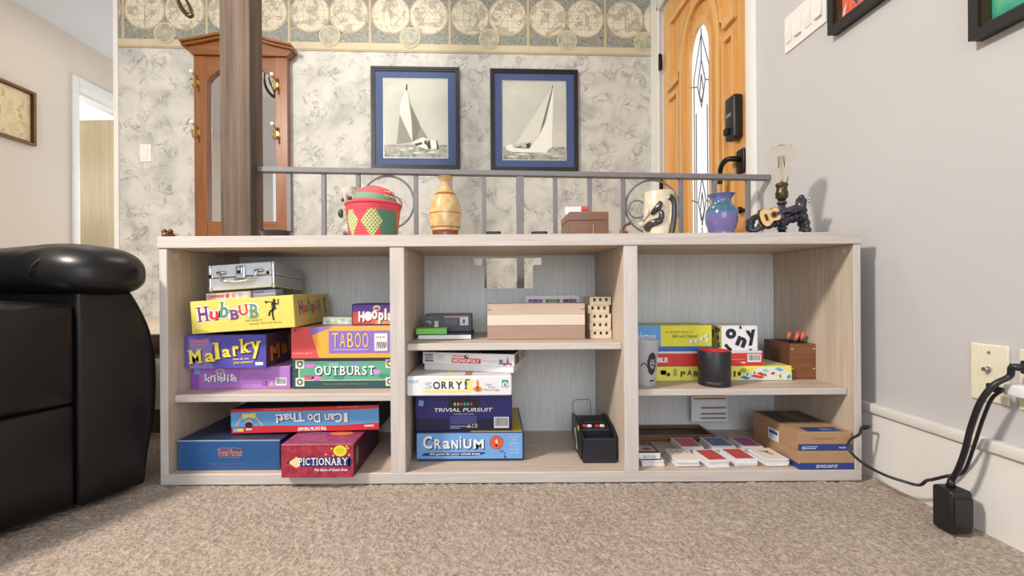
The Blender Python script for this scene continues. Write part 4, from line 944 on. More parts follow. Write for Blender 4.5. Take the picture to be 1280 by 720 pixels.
t = MB(); t.mesh(curve_mesh([[(.07, .015), (.13, .015), (.12, .07), (.10, .075)], [(.078, .019), (.124, .019), (.115, .066), (.102, .070)]], .001), lambda c: (x0-.0006+c.z, Y+c.x, zs_+c.y), pr((176, 180, 186))); t.build('side_outline', sh, K0)
t = MB(); t.box((x0-.001, Y+.045, zs_+.083), (x0, Y+.06, zs_+.096), pr((222, 206, 70))); t.build('sticker', sh, K0)
clear = glassy('clear_plastic', (0.95, 0.97, 0.98, 1), 0.05, 1.0, 1.12)
t = MB(); t.tube([(x0+.002, Y+dpt-.02, zs_+.098), (x0+.002, Y+dpt-.01, zs_+.145), (x0+.012, Y+dpt-.01, zs_+.152), (x0+.055, Y+dpt-.01, zs_+.152), (x0+.06, Y+dpt-.01, zs_+.145), (x0+.06, Y+dpt-.02, zs_+.098)], .0016, pr((120, 124, 134)), 6); cl = t.build('card_guard', sh, K0)

# --- right bay, board
Yc = 1.352; c = at(806.5, 450, Yc); zs_ = ZR+GAP
r1 = at(823.2, 427, Yc).x-c.x; r0 = at(818.6, 483, Yc).x-c.x; zt = at(810, 424, Yc).z; hc = zt-zs_
cupm = plain('frosted_cup_plastic', (206, 208, 212), 0.25, 0, .02)
cupm2, N_, L_, b_ = newmat('translucent_cup'); b_.inputs['Base Color'].default_value = rgb((236, 238, 240)); b_.inputs['Roughness'].default_value = .3; b_.inputs['Transmission Weight'].default_value = .55; b_.inputs['IOR'].default_value = 1.08
cu = empty('plastic_cup', Vector((c.x, Yc, zs_))); tag(cu, 'frosted plastic cup with dark printed face beside the right divider', 'cup')
t = MB(); t.lathe([(0.001, 0), (r0, 0), (r0+.0005, .004), (r1-.001, hc-.004), (r1+.001, hc), (r1-.0012, hc), (r0-.0012, .004), (.001, .003)], (c.x, Yc, zs_), cupm2, caps=False); t.build('cup_body', cu, (c.x, Yc, zs_))
def cup_pt(a, z, off=.0006):
    r = r0+(r1-r0)*z/hc+off; th = radians(a); return (c.x+r*sin(th), Yc-r*cos(th), zs_+z)
def cup_blob(t, pts, m, off):
    t.poly([cup_pt(a, z, off) for a, z in pts], m)
t = MB(); inkc = pr((44, 40, 54)); gry = pr((170, 168, 176))
def patch(pts, m, off):                          # fan of small quads that follows the cup wall
    n = len(pts); ca = sum(p[0] for p in pts)/n; cz = sum(p[1] for p in pts)/n
    for i in range(n):
        a, b2 = pts[i], pts[(i+1) % n]
        for k in range(4):
            f0, f1 = k/4, (k+1)/4
            q = [(ca+(p[0]-ca)*f, cz+(p[1]-cz)*f) for p, f in ((a, f0), (a, f1), (b2, f1), (b2, f0))]
            if k == 0: q = [q[0], q[1], q[2]]
            t.poly([cup_pt(x, z, off) for x, z in q], m)
patch([(14+22*cos(i*pi/12)*(1+.15*(i % 2)), .070+.034*sin(i*pi/12)) for i in range(24)], inkc, .0006)
patch([(16+13*cos(i*pi/8), .072+.017*sin(i*pi/8)) for i in range(16)], gry, .0010)
for a, z, ra_, rz_ in ((11, .077, 3.5, .003), (21, .077, 3.5, .003), (16, .066, 8, .003), (16, .086, 11, .004)): patch([(a+ra_*cos(i*pi/6), z+rz_*sin(i*pi/6)) for i in range(12)], inkc, .0014)
patch([(6, .016), (30, .016), (30, .021), (6, .021)], inkc, .0006)
t.tube([cup_pt(a, .062+.010*sin(radians((a+8)*-6)), .001) for a in range(-38, -6, 4)], .0014, inkc, 6)
t.build('printed_face', cu, (c.x, Yc, zs_))

Y = 1.405; x0 = .4165; x1 = at(989.8, 466, Y).x; zs_ = ZR+GAP; h = at(900, 458, Y).z-zs_; PAR_T = zs_+h
yb2 = pr((236, 226, 96)); W_ = x1-x0
def uu(px): return (at(px, 466, 1.405).x-.4165)/W_
g = Box(W_, .13, h, yb2, .0012, faces={'top': pr((210, 206, 160)), 'right': pr((110, 150, 110))})
gr_ = pr((150, 176, 70)); nv_ = pr((50, 56, 74))
g.ell(uu(829), .62, .22, .20, gr_, 1); g.rect(uu(826), .42, uu(833), .72, gr_, 1); g.ell(uu(835.5), .45, .13, .14, nv_, 2); g.rect(uu(841.5), .34, uu(846), .84, gr_, 1); g.ell(uu(843.7), .84, .10, .06, pr((176, 200, 100)), 2)
for i, c_ in enumerate('PARCHEESI'):
    p_ = 850.5+i*8.3; wv = .05*((i % 2)*2-1)
    g.txt(c_, uu(p_), .32+wv, uu(p_+(6.2 if c_ != 'I' else 2.5)), .72+wv, nv_, 2, .03)
g.ell(uu(929), .70, .24, .16, gr_, 1); g.ell(uu(924), .48, .12, .16, nv_, 2)
g.pg([(uu(918), .02), (uu(950), .92), (uu(975), .92), (uu(989.5), .5), (uu(989.5), .02)], pr((226, 232, 226)), 2)
for a, c_ in (((938, .30, 956, .12), (206, 70, 60)), ((945, .48, 958, .28), (206, 70, 60)), ((965, .22, 982, .46), (206, 70, 60)), ((952, .70, 962, .52), (160, 206, 200)), ((968, .8, 980, .6), (120, 170, 214)), ((925, .22, 938, .05), (80, 120, 190)), ((983, .3, 989, .06), (80, 180, 110)), ((972, .12, 980, .05), (240, 220, 80)), ((962, .5, 970, .36), (230, 130, 110))): g.pg([(uu(a[0]), a[1]), (uu(a[2]-5), a[3]), (uu(a[2]), a[3]+.12), (uu(a[0]+5), a[1]+.12)], pr(c_), 3)
for p_ in (934, 943, 957, 966, 975): g.ell(uu(p_), .3+.3*((p_*3) % 5)/5, .05, .09, nv_, 4)
g.place('board_game_box', (x0, Y, zs_), 'long yellow game box lying lowest on the right board', group=GRP)

Y = 1.408; x0 = .4165; x1 = at(953.6, 450, Y).x; zs_ = PAR_T+GAP; h = at(870, 439.5, Y).z-zs_; TRO_T = zs_+h; W_ = x1-x0
def uu2(px): return (at(px, 450, 1.408).x-.4165)/W_
tr_ = empty('board_game_box', Vector((x0, Y, zs_))); tag(tr_, 'red game box with white rim between two yellow boxes', 'board game', GRP)
g = Box(W_, .12, h*.86, pr((214, 62, 54)), .001, faces={'top': pr((216, 210, 210))})
g.rect(uu2(868), 0, 1, 1, pr((204, 56, 54)), 1)
g.txt('TROUBLE', uu2(799), .30, uu2(834.5), .70, WH, 2, .05); g.barcode(uu2(934), .30, uu2(951), .93, 3)
g.rect(uu2(913), .48, uu2(931), .54, pr((226, 130, 120)), 2); g.rect(uu2(926), .22, uu2(932), .30, WH, 2)
g.build('box_base', tr_, local=True)
t = MB(); t.box((.001, .001, h*.865), (W_-.001, .119, h), pr((226, 220, 222)), .0008); o = t.build('box_rim', tr_, local=True)

Y = 1.412; x0 = at(790, 420, Y).x; x0 = max(x0, .4165); x1 = at(889.8, 420, Y).x; zs_ = TRO_T+GAP; h = at(850, 406.8, Y).z-zs_; W_ = x1-x0
yz = empty('board_game_box', Vector((x0, Y, zs_))); tag(yz, 'blue and yellow game box with printed dice, behind the frosted cup', 'board game', GRP)
def uu3(px): return (at(px, 420, 1.412).x-x0)/W_
g = Box(W_, .11, h*.82, pr((226, 222, 66)), .001, z0=h*.18, faces={'top': pr((190, 190, 80))})
g.rect(0, 0, uu3(826), 1, pr((96, 164, 224)), 1)
g.txt('Yahtzee', uu3(786) if uu3(786) > .01 else .01, .22, uu3(819.5), .72, WH, 2, .0, .15)
g.txt('an exciting game of', uu3(831), .60, uu3(866), .76, pr((214, 132, 40)), 2, .02, .2); g.txt('Skill and Chance!', uu3(840), .42, uu3(872), .57, pr((96, 130, 50)), 2, .02, .2)
for p_, v in ((864, .24), (870, .26), (877, .38), (882.5, .50), (884, .30)): g.pg([(uu3(p_-2.4), v-.07), (uu3(p_+2), v-.09), (uu3(p_+2.6), v+.06), (uu3(p_-1.8), v+.09)], WH, 2); g.pg([(uu3(p_+.6), v-.085), (uu3(p_+2.4), v-.07), (uu3(p_+2.6), v+.05), (uu3(p_+.9), v+.03)], pr((170, 176, 180)), 3)
g.build('box_lid', yz, local=True)
t = MB(); t.box((.001, .001, 0), (W_-.001, .109, h*.178), pr((66, 104, 186)), .0008); t.build('box_tray', yz, local=True)

Y = 1.412; x0, x1 = span(902.4, 947, 424, Y); zs_ = TRO_T+GAP; h = at(925, 407.5, Y).z-zs_; W_ = x1-x0
g = Box(W_, .11, h, pr((236, 236, 238)), .001, faces={'left': pr((206, 190, 120)), 'top': pr((226, 226, 222))})
for c_, u0, v0, u1, v1, r_ in (('o', .10, .48, .40, .90, 0), ('n', .40, .16, .68, .56, -22), ('y', .69, .22, .97, .84, 10), ('i', .10, .02, .20, .30, 40), ('l', .49, .88, .55, .995, 8), ('i', .20, .0, .27, .14, 35), ('v', .74, .01, .86, .08, 0)): g.txt(c_, u0, v0, u1, v1, pr((30, 34, 50)), 2, .06, 0, r_)
for c_, u0, v0, u1, v1 in (('b', .62, .72, .9, .96), ('o', .7, .4, .85, .6), ('x', .75, .12, .92, .3), ('y', .4, .5, .6, .8)): g.txt(c_, u0, v0, u1, v1, pr((40, 40, 40)), 2, .05, 0, 12, 'left')
g.ell(.78, .50, .1, .12, pr((226, 206, 60)), 1, 'left')
g.place('board_game_box', (x0, Y, zs_), 'white game box scattered with black letters', group=GRP)

Yc = 1.352; c = at(892.8, 460, Yc); zs_ = ZR+GAP; r = .0468; hc = at(892, 438.5, Yc).z-zs_+.002
dc = empty('dice_cup', Vector((c.x, Yc, zs_))); tag(dc, 'black leather dice cup with red lining in front of the game boxes', 'dice cup')
cup_l = plain('black_cup_leather', (30, 31, 34), .38, 0, .1); redl = plain('red_felt', (196, 34, 34), .8)
t = MB(); t.lathe([(.001, 0), (r*.985, 0), (r*.995, .003), (r*.995, .012), (r*.97, .0135), (r*.975, .016), (r, hc-.002), (r-.001, hc), (r-.004, hc-.001)], (c.x, Yc, zs_), cup_l, 44, caps=False); t.build('cup_body', dc, (c.x, Yc, zs_))
t = MB(); t.lathe([(r-.004, hc-.0008), (r-.0055, hc-.004), (r-.006, .006), (.001, .005)], (c.x, Yc, zs_), redl, 44, caps=False); t.build('lining', dc, (c.x, Yc, zs_))

Y = 1.418; x0 = at(988, 450, Y).x+.001; x1 = 1.0325; zs_ = ZR+GAP; zt = at(1004, 429.8, Y).z; W0 = Vector((x0, Y, zs_)); dd = .14
wbx = empty('wooden_box', W0); tag(wbx, 'small open walnut box holding flowery pencils at the right end', 'box')
for nm, a, c_, m in (('front_board', (x0, Y, zs_), (x1, Y+.009, zt), walnut), ('end_board', (x0, Y+.0092, zs_), (x0+.009, Y+dd, zt), walnut_z), ('end_board', (x1-.009, Y+.0092, zs_), (x1, Y+dd, zt), walnut_z), ('back_board', (x0+.0092, Y+dd-.009, zs_), (x1-.0092, Y+dd, zt), walnut), ('bottom_board', (x0+.0092, Y+.0092, zs_), (x1-.0092, Y+dd-.0092, zs_+.006), walnut)):
    t = MB(); t.box(a, c_, m, .0008); t.build(nm, wbx, W0)
for zz in (.84, .28):
    for xx in (x0+.001, x1-.009):
        t = MB(); t.box((xx, Y-.0005, zs_+(zt-zs_)*zz), (xx+.008, Y+.0005, zs_+(zt-zs_)*zz+.004), pr((206, 170, 120))); t.build('joint', wbx, W0)
flow = mottled('flowered_cap', [(.40, rgb((222, 178, 60))), (.48, rgb((212, 66, 80))), (.58, rgb((226, 110, 116))), (.66, rgb((120, 130, 60)))], 330)
for i, (xa, ya, xb, yb_, zl) in enumerate(((.05, .60, .22, .30, .016), (.10, .55, .52, .22, .012), (.30, .68, .66, .32, .020), (.35, .45, .80, .20, .014), (.45, .66, .92, .34, .020))):
    pA = Vector((x0+.012+(x1-x0-.024)*xa, Y+.012+(dd-.024)*(ya*.6+.1), zs_+.010)); pB = Vector((x0+.010+(x1-x0-.020)*xb, Y+.012+(dd-.024)*yb_, zt+zl*.55))
    d_ = (pB-pA).normalized(); pn = empty('pencil', pA); tag(pn, 'black pencil with flowery cap, %s in the walnut box' % ['leftmost', 'second from left', 'middle one', 'second from right', 'rightmost'][i], 'pencil', 'flowery pencils')
    t = MB(); t.cyl(pA, pB, .0036, black_plastic, n=8); t.build('shaft', pn, pA)
    t = MB(); t.cyl(pB, pB+d_*.020, .0055, flow, .0064, 10); t.ball(pB+d_*.020, .0064, flow, 10, 6); t.build('cap', pn, pA)

# --- right bay, floor: two lighting-kit boxes, slotted card, tray, card decks
kraft = plain('kraft_card', (176, 140, 104), .6, 0, .05, 40); nb2 = pr((46, 64, 132))
Y = 1.270; x1 = 1.0325; x0 = at(999.5, 575, Y).x; zs_ = zf+GAP; zm_ = at(1030, 561, 1.27).z; zm_ = zs_+.053
def kit(x0, x1, Y, zs_, h, dp, label, upper):
    g = Box(x1-x0, dp, h, kraft, .001)
    g.rect(0, 0, 1, .36, nb2, 1); g.rect(.55 if not upper else .995, .0, 1, .30, nb2, 1, 'left')
    if upper:
        g.pg([(.07, .08), (.105, .08), (.085, .30)], WH, 2); g.ell(.092, .14, .09, .09, WH, 2); g.rect(.13, .20, .36, .24, pr((190, 196, 226)), 2); g.rect(.13, .10, .33, .15, pr((190, 196, 226)), 2); g.rect(.75, .12, .88, .2, pr((170, 180, 220)), 2)
        g.txt('LED PUCK LIGHT KIT', .30, .60, .68, .70, pr((146, 110, 80)), 2)
        g.rect(.20, .03, .88, .20, nb2, 1, 'top'); g.txt('LED PUCK', .52, .07, .72, .15, pr((200, 206, 230)), 2, 0, 0, 0, 'top')
        g.rect(.05, .42, .97, .96, pr((74, 66, 62)), 1, 'top'); g.rect(.45, .5, .7, .96, pr((110, 106, 104)), 2, 'top'); g.rect(.0, .39, 1, .41, pr((206, 180, 150)), 2, 'top')
        g.rect(.38, -.15, .62, .52, pr((222, 224, 230)), 2, 'left'); g.rect(.41, .22, .59, .40, pr((60, 76, 130)), 3, 'left'); g.rect(.42, .05, .56, .09, pr((150, 156, 180)), 3, 'left'); g.rect(.42, -.05, .55, -.02, pr((150, 156, 180)), 3, 'left')
    else: g.txt('LED PUCK LIGHT KIT', .30, .10, .70, .26, WH, 2, .02, .1)
    g.place('cardboard_box', (x0, Y, zs_), label, 'box', group='brown kit boxes in the right bay')
kit(x0, x1, Y, zs_, .053, .225, 'brown cardboard box with blue band, under its twin in the right bay', False)
kit(x0-.002, x1-.003, Y+.002, zs_+.0537, .053, .225, 'brown cardboard box with blue top label, on top of its twin', True)

Y = 1.60; a = at(864.3, 527, Y); c_ = at(909.5, 495, Y); zt = min(ZR-.0205, c_.z)
t = MB(); wv, hv = c_.x-a.x, zt-a.z
slots = [rect2(a.x+wv*.05, zt-hv*.13, a.x+wv*.95, zt-hv*.06)]+[rect2(a.x+wv*.25, zt-hv*(v+.075), a.x+wv*.95, zt-hv*v) for v in (.42, .66, .83)]
t.mesh(curve_mesh([rect2(a.x, a.z, c_.x, zt)]+slots, .003), lambda q: (q.x, Y+q.z, q.y), pr((232, 236, 244)))
sc_ = t.build('slotted_plate', None, (a.x, Y, a.z)); tag(sc_, 'white slotted plate hanging below the right board at the back', 'plate')
t = MB()
for s_ in slots: t.box((s_[0][0]-.001, Y+.003, s_[0][1]-.001), (s_[2][0]+.001, Y+.006, s_[2][1]+.001), plain('tan_slat', (166, 132, 96), .6))
t.build('backing', sc_, (a.x, Y, a.z))

tx0, tx1 = .4165, .755; ty0, ty1 = 1.508, 1.628; zs_ = zf+GAP; T0 = Vector((tx0, ty0, zs_)); th = .021
ty = empty('wooden_tray', T0); tag(ty, 'dark wooden tray at the back of the right bay', 'tray')
tw = wood('dark_tray_wood', (84, 56, 38), (132, 94, 66), 'x', 50, .4, 8, .5, .1); tbed = plain('tray_bed', (58, 50, 48), .5)
for nm, a, c_ in (('front_rim', (tx0, ty0, zs_), (tx1, ty0+.010, zs_+th)), ('back_rim', (tx0, ty1-.010, zs_), (tx1, ty1, zs_+th)), ('side_rim', (tx0, ty0+.0102, zs_), (tx0+.010, ty1-.0102, zs_+th)), ('side_rim', (tx1-.010, ty0+.0102, zs_), (tx1, ty1-.0102, zs_+th))):
    t = MB(); t.box(a, c_, tw, .002); t.build(nm, ty, T0)
t = MB(); t.box((tx0+.0102, ty0+.0102, zs_+.003), (tx1-.0102, ty1-.0102, zs_+.010), tbed); t.build('bed', ty, T0)

card_w = pr((232, 230, 232)); rng = random.Random(11)
def deck(xc, Yf, w_, topc, label, n=6, yaw=0, th=.020, kind='back', z0=None):
    z0 = (zf+GAP) if z0 is None else z0; o = empty('card_deck', (xc, Yf+.044, z0), radians(yaw)); tag(o, label, 'playing cards', 'decks of cards in the right bay')
    t = MB(); hh = th/n
    for k in range(n):
        dx, dy = rng.uniform(-.0022, .0022), rng.uniform(-.0035, .0035)
        t.box((-w_/2+dx, -.044+dy, k*hh), (w_/2+dx, .044+dy, (k+1)*hh-.0003), card_w, .0004, 1)
    t.build('cards', o, local=True)
    t = MB(); t.box((-w_/2, -.044, th+.0001), (w_/2, .044, th+.0008), card_w)
    e = .0011
    if kind == 'back':
        t.poly([(-w_/2+.005, -.038, th+e), (w_/2-.005, -.038, th+e), (w_/2-.005, .038, th+e), (-w_/2+.005, .038, th+e)], topc)
    else:
        t.poly([(-w_/2+.003, -.041, th+e), (w_/2-.003, -.041, th+e), (w_/2-.003, .041, th+e), (-w_/2+.003, .041, th+e)], topc)
        if kind == 'bird':
            bb = pr((120, 92, 60)); t.poly([(-.02, .022, th+e*1.3), (-.004, .012, th+e*1.3), (.006, -.012, th+e*1.3), (.012, -.010, th+e*1.3), (.006, .010, th+e*1.3), (.016, .02, th+e*1.3), (.0, .018, th+e*1.3)], bb)
        else:
            for k in range(6): xx = -.024+k*.009; t.poly([(xx, .01+.012*sin(k*2), th+e*1.3), (xx+.006, .014+.012*sin(k*2), th+e*1.3), (xx+.005, .03+.006*cos(k*3), th+e*1.3), (xx-.001, .026+.006*cos(k*3), th+e*1.3)], pr((190, 170, 160)))
    t.build('top_card', o, local=True)
    return o
cbk = lambda n_, c1, c2: mottled(n_, [(.42, rgb(c1)), (.58, rgb(c2))], 420, 2)
crd_red = cbk('card_back_red', (168, 44, 46), (206, 96, 92)); crd_rose = cbk('card_back_rose', (186, 70, 88), (220, 130, 140)); crd_blue = cbk('card_back_blue', (70, 96, 150), (130, 150, 190)); crd_vio = cbk('card_back_violet', (150, 60, 120), (196, 110, 160)); crd_cream = cbk('card_face_cream', (228, 208, 192), (238, 226, 212))
deck(.466, 1.300, .066, crd_blue, 'deck of white-edged cards lying under the black card pack', th=.016)
deck(.567, 1.296, .066, crd_cream, 'deck topped by a cream patterned card, front row', kind='pattern')
deck(.652, 1.290, .064, crd_red, 'deck with red back at a slight turn, front row', yaw=5)
deck(.735, 1.292, .064, crd_red, 'deck with dark red back, between the turned and the bird decks', yaw=2, th=.022)
deck(.826, 1.292, .066, crd_cream, 'deck topped by a cream card with brown bird', kind='bird', th=.022, yaw=2)
deck(.626, 1.398, .070, crd_rose, 'deck with rose-red back behind the cream patterned deck')
deck(.728, 1.400, .074, crd_blue, 'deck with blue back in the back row')
deck(.819, 1.398, .064, crd_vio, 'deck with violet back beside the brown cardboard boxes')
g = Box(.064, .086, .019, BK, .0008, faces={'front': pr((236, 236, 238)), 'right': pr((226, 226, 230))})
g.rect(.06, .05, .94, .95, pr((56, 56, 66)), 1, 'top'); g.rect(.12, .10, .88, .62, pr((190, 180, 170)), 2, 'top'); g.pg([(.2, .34), (.5, .18), (.8, .34), (.5, .50)], pr((176, 50, 44)), 3, 'top'); g.txt('PLAYING CARDS', .15, .70, .85, .82, pr((214, 206, 190)), 2, .02, 0, 0, 'top')
g.txt('BICYCLE', .22, .2, .78, .55, pr((90, 96, 110)), 2)
g.place('card_pack', (.426, 1.306, zf+GAP+.0195), 'black card pack with red diamond lying on a deck', 'playing cards')
# ================================================================== things on top of the shelf
ZT = zt1+.0008
def fromz(px, Y): return at(px, 290, Y).x
# coiled basket
Yc = 1.44; cx = fromz(467, Yc); B0 = Vector((cx, Yc, ZT)); s_ = FPX/Yc
def basket_mat():
    m, N, L, b = newmat('coiled_basket_weave')
    tc = N.new('ShaderNodeTexCoord'); sx = N.new('ShaderNodeSeparateXYZ'); L.new(tc.outputs['Object'], sx.inputs[0])
    at2 = N.new('ShaderNodeMath'); at2.operation = 'ARCTAN2'; L.new(sx.outputs['X'], at2.inputs[0])
    ng = N.new('ShaderNodeMath'); ng.operation = 'MULTIPLY'; ng.inputs[1].default_value = -1; L.new(sx.outputs['Y'], ng.inputs[0]); L.new(ng.outputs[0], at2.inputs[1])
    cb_ = N.new('ShaderNodeCombineXYZ'); k1 = N.new('ShaderNodeMath'); k1.operation = 'MULTIPLY'; k1.inputs[1].default_value = .09; L.new(at2.outputs[0], k1.inputs[0])
    L.new(k1.outputs[0], cb_.inputs[0]); L.new(sx.outputs['Z'], cb_.inputs[1])
    ck = N.new('ShaderNodeTexChecker'); ck.inputs['Scale'].default_value = 150; L.new(cb_.outputs[0], ck.inputs['Vector'])
    ck.inputs['Color1'].default_value = rgb((226, 208, 130)); ck.inputs['Color2'].default_value = rgb((110, 150, 116))
    red_ = rgb((212, 70, 84)); gre = rgb((80, 128, 100)); vio = rgb((92, 62, 96)); ora = rgb((206, 110, 74))
    # diamonds and wedges by angle and height
    def band(lo, hi, tilt=0.0):
        q = N.new('ShaderNodeMath'); q.operation = 'MULTIPLY_ADD'; L.new(sx.outputs['Z'], q.inputs[0]); q.inputs[1].default_value = tilt; L.new(at2.outputs[0], q.inputs[2])
        a = N.new('ShaderNodeMath'); a.operation = 'GREATER_THAN'; a.inputs[1].default_value = lo; L.new(q.outputs[0], a.inputs[0])
        c = N.new('ShaderNodeMath'); c.operation = 'LESS_THAN'; c.inputs[1].default_value = hi; L.new(q.outputs[0], c.inputs[0])
        d = N.new('ShaderNodeMath'); d.operation = 'MULTIPLY'; L.new(a.outputs[0], d.inputs[0]); L.new(c.outputs[0], d.inputs[1]); return d.outputs[0]
    def diamond(a0, z0, ra, rz):
        u = N.new('ShaderNodeMath'); u.operation = 'SUBTRACT'; u.inputs[1].default_value = a0; L.new(at2.outputs[0], u.inputs[0])
        u2 = N.new('ShaderNodeMath'); u2.operation = 'ABSOLUTE'; L.new(u.outputs[0], u2.inputs[0])
        v = N.new('ShaderNodeMath'); v.operation = 'SUBTRACT'; v.inputs[1].default_value = z0; L.new(sx.outputs['Z'], v.inputs[0])
        v2 = N.new('ShaderNodeMath'); v2.operation = 'ABSOLUTE'; L.new(v.outputs[0], v2.inputs[0])
        p = N.new('ShaderNodeMath'); p.operation = 'MULTIPLY'; p.inputs[1].default_value = 1/ra; L.new(u2.outputs[0], p.inputs[0])
        q = N.new('ShaderNodeMath'); q.operation = 'MULTIPLY_ADD'; q.inputs[1].default_value = 1/rz; L.new(v2.outputs[0], q.inputs[0]); L.new(p.outputs[0], q.inputs[2])
        r = N.new('ShaderNodeMath'); r.operation = 'LESS_THAN'; r.inputs[1].default_value = 1; L.new(q.outputs[0], r.inputs[0]); return r.outputs[0]
    c = mix(N, L, band(.62, 1.60, 3.0), red_, gre)
    c = mix(N, L, band(1.50, 2.2, 3.0), c, ora)
    c = mix(N, L, band(-1.9, -1.02), c, vio)
    c = mix(N, L, diamond(.20, .055, .42, .052), c, ck.outputs['Color'])
    c = mix(N, L, diamond(-.70, .058, .36, .052), c, ck.outputs['Color'])
    c = mix(N, L, diamond(2.4, .055, .6, .05), c, ck.outputs['Color'])
    g_ = N.new('ShaderNodeMath'); g_.operation = 'GREATER_THAN'; g_.inputs[1].default_value = .092; L.new(sx.outputs['Z'], g_.inputs[0])
    c = mix(N, L, g_.outputs[0], c, red_)
    L.new(c, b.inputs['Base Color']); b.inputs['Roughness'].default_value = .7; return m
bas = basket_mat()
bk_ = empty('woven_basket', B0); tag(bk_, 'red and green coiled lidded basket on the shelf top', 'basket')
hb = at(467, 258, Yc).z-ZT; rt_, rb_ = 34.0/s_, 27.5/s_
prof = [(.002, 0), (rb_*.95, 0)]; nc = 13
for i in range(nc):
    z0 = hb*i/nc; z1 = hb*(i+1)/nc
    for q in (.15, .5, .85):
        z = z0+(z1-z0)*q; k = z/hb; r = rb_+(rt_*.965-rb_)*(k**.8)
        prof.append((r+.0026*sin(pi*q), z))
prof += [(rt_*1.0, hb-.002), (rt_*1.02, hb+.003), (rt_*.97, hb+.007), (rt_*.90, hb+.004), (rt_*.86, hb-.02), (.002, hb-.05)]
t = MB(); t.lathe(prof, B0, bas, 60, caps=False); t.build('basket_body', bk_, B0)
lid_stripes = [plain('lid_red', (214, 82, 92), .7, 0, .08), plain('lid_pink', (206, 92, 96), .7, 0, .08), plain('lid_green', (112, 152, 122), .7, 0, .08), plain('lid_plum', (140, 84, 96), .7, 0, .08)]
lc = at(469, 259, Yc); rl = 27.0/s_; hl = (259-236.5)/s_*1.02
lp, lm = [], []
for i in range(28):
    k = i/27; a = k*pi/2; rr = rl*cos(a)**.8 if i < 27 else .001; z = hl*sin(a)**1.1
    lp.append((max(rr, .001)+.0010*(i % 2), z)); lm.append(lid_stripes[2] if i in (3, 4, 5, 6, 7, 8) else (lid_stripes[3] if i in (18, 19, 20) else (lid_stripes[1] if i % 4 == 0 else lid_stripes[0])))
LM = Matrix.Rotation(radians(7), 4, 'Y')
t = MB(); t.lathe(lp, (0, 0, 0), None, 44, lm[:-1], caps=False)
for a_ in range(5):                              # checked wedge of pale stitches on the right
    for j in range(4):
        an = radians(-50+a_*9+j*3); k = .1+j*.2; rr = rl*cos(k*pi/2)**.8*1.015; zz = hl*sin(k*pi/2)**1.1
        t.ball((rr*cos(an), rr*sin(an), zz), (.0034, .0034, .0024), plain('pale_stitch', (226, 196, 150), .7), 6, 4)
o = t.build('basket_lid', bk_, local=True); o.location = (lc.x-B0.x, 0, hb+.004); o.rotation_euler = (0, radians(6), 0)
t = MB(); rc = at(490.5, 247, Yc); rr = 4.6/s_
t.tube([(rc.x+rr*1.1*cos(i*pi/10)-.002, Yc-.02, rc.z+rr*1.15*sin(i*pi/10)) for i in range(20)], .0014, iron, 8, True); t.build('lid_loop', bk_, B0)

# little face mug behind the basket
Yc = 1.585; c = Vector((fromz(441, Yc), Yc, ZT)); s_ = FPX/Yc; ht = at(441, 236, Yc).z-ZT
clay = mottled('speckled_grey_clay', [(.36, rgb((70, 62, 60))), (.46, rgb((150, 144, 132))), (.62, rgb((196, 190, 174)))], 30, 5, .6)
mg_ = empty('clay_mug', c); tag(mg_, 'grey speckled clay mug with a modelled face behind the basket', 'mug')
r = 12.5/s_
t = MB(); t.lathe([(.001, 0), (r*.9, 0), (r*1.02, ht*.3), (r, ht*.8), (r*1.04, ht-.003), (r*.98, ht), (r*.9, ht-.004), (r*.88, .02), (.001, .015)], c, clay, 32, caps=False); t.build('mug_body', mg_, c)
dk_c = plain('dark_glaze', (62, 54, 54), .35)
for nm, q, rd_ in (('nose', (-.010, -r-.004, ht*.62), (.009, .010, .008)), ('eye', (-.026, -r*.75, ht*.78), (.006, .005, .007)), ('eye', (.002, -r-.001, ht*.80), (.007, .005, .007)), ('muzzle', (-.034, -r*.55, ht*.55), (.012, .012, .016))):
    t = MB(); t.ball(c+Vector(q), rd_, dk_c if nm != 'nose' else clay, 12, 8); t.build(nm, mg_, c)

# tan vase
Yc = 1.45; c = Vector((fromz(556.8, Yc), Yc, ZT)); s_ = FPX/Yc
def zpx(py, px=640, Yv=None): return at(px, py, Yv or Yc).z-ZT
tan_v = mottled('tan_glazed_stoneware', [(.35, rgb((186, 152, 100))), (.65, rgb((214, 186, 132)))], 40, 5, .18, coat=.6)
tan_b = plain('brown_glaze_band', (150, 92, 46), .2, 0, .1, coat=.5); tan_f = plain('brown_vase_foot', (120, 62, 34), .3, 0, .1, coat=.4)
VP = [(16.2, 292), (17.0, 289.0), (19.2, 283), (20.0, 276), (20.3, 271), (20.2, 266), (19.0, 258), (17.0, 251), (14.5, 245.5), (11.2, 241), (8.2, 236), (5.6, 231.5), (4.9, 229), (6.0, 226), (8.4, 223.2), (10.2, 221.6)]
prof = [(.001, 0), (15.5/s_, 0)]+[(r_/s_, max(zpx(y_, 557), .0015)) for r_, y_ in VP]+[(8.6/s_, zpx(222.5, 557)), (4/s_, zpx(229, 557)), (.001, zpx(231, 557))]
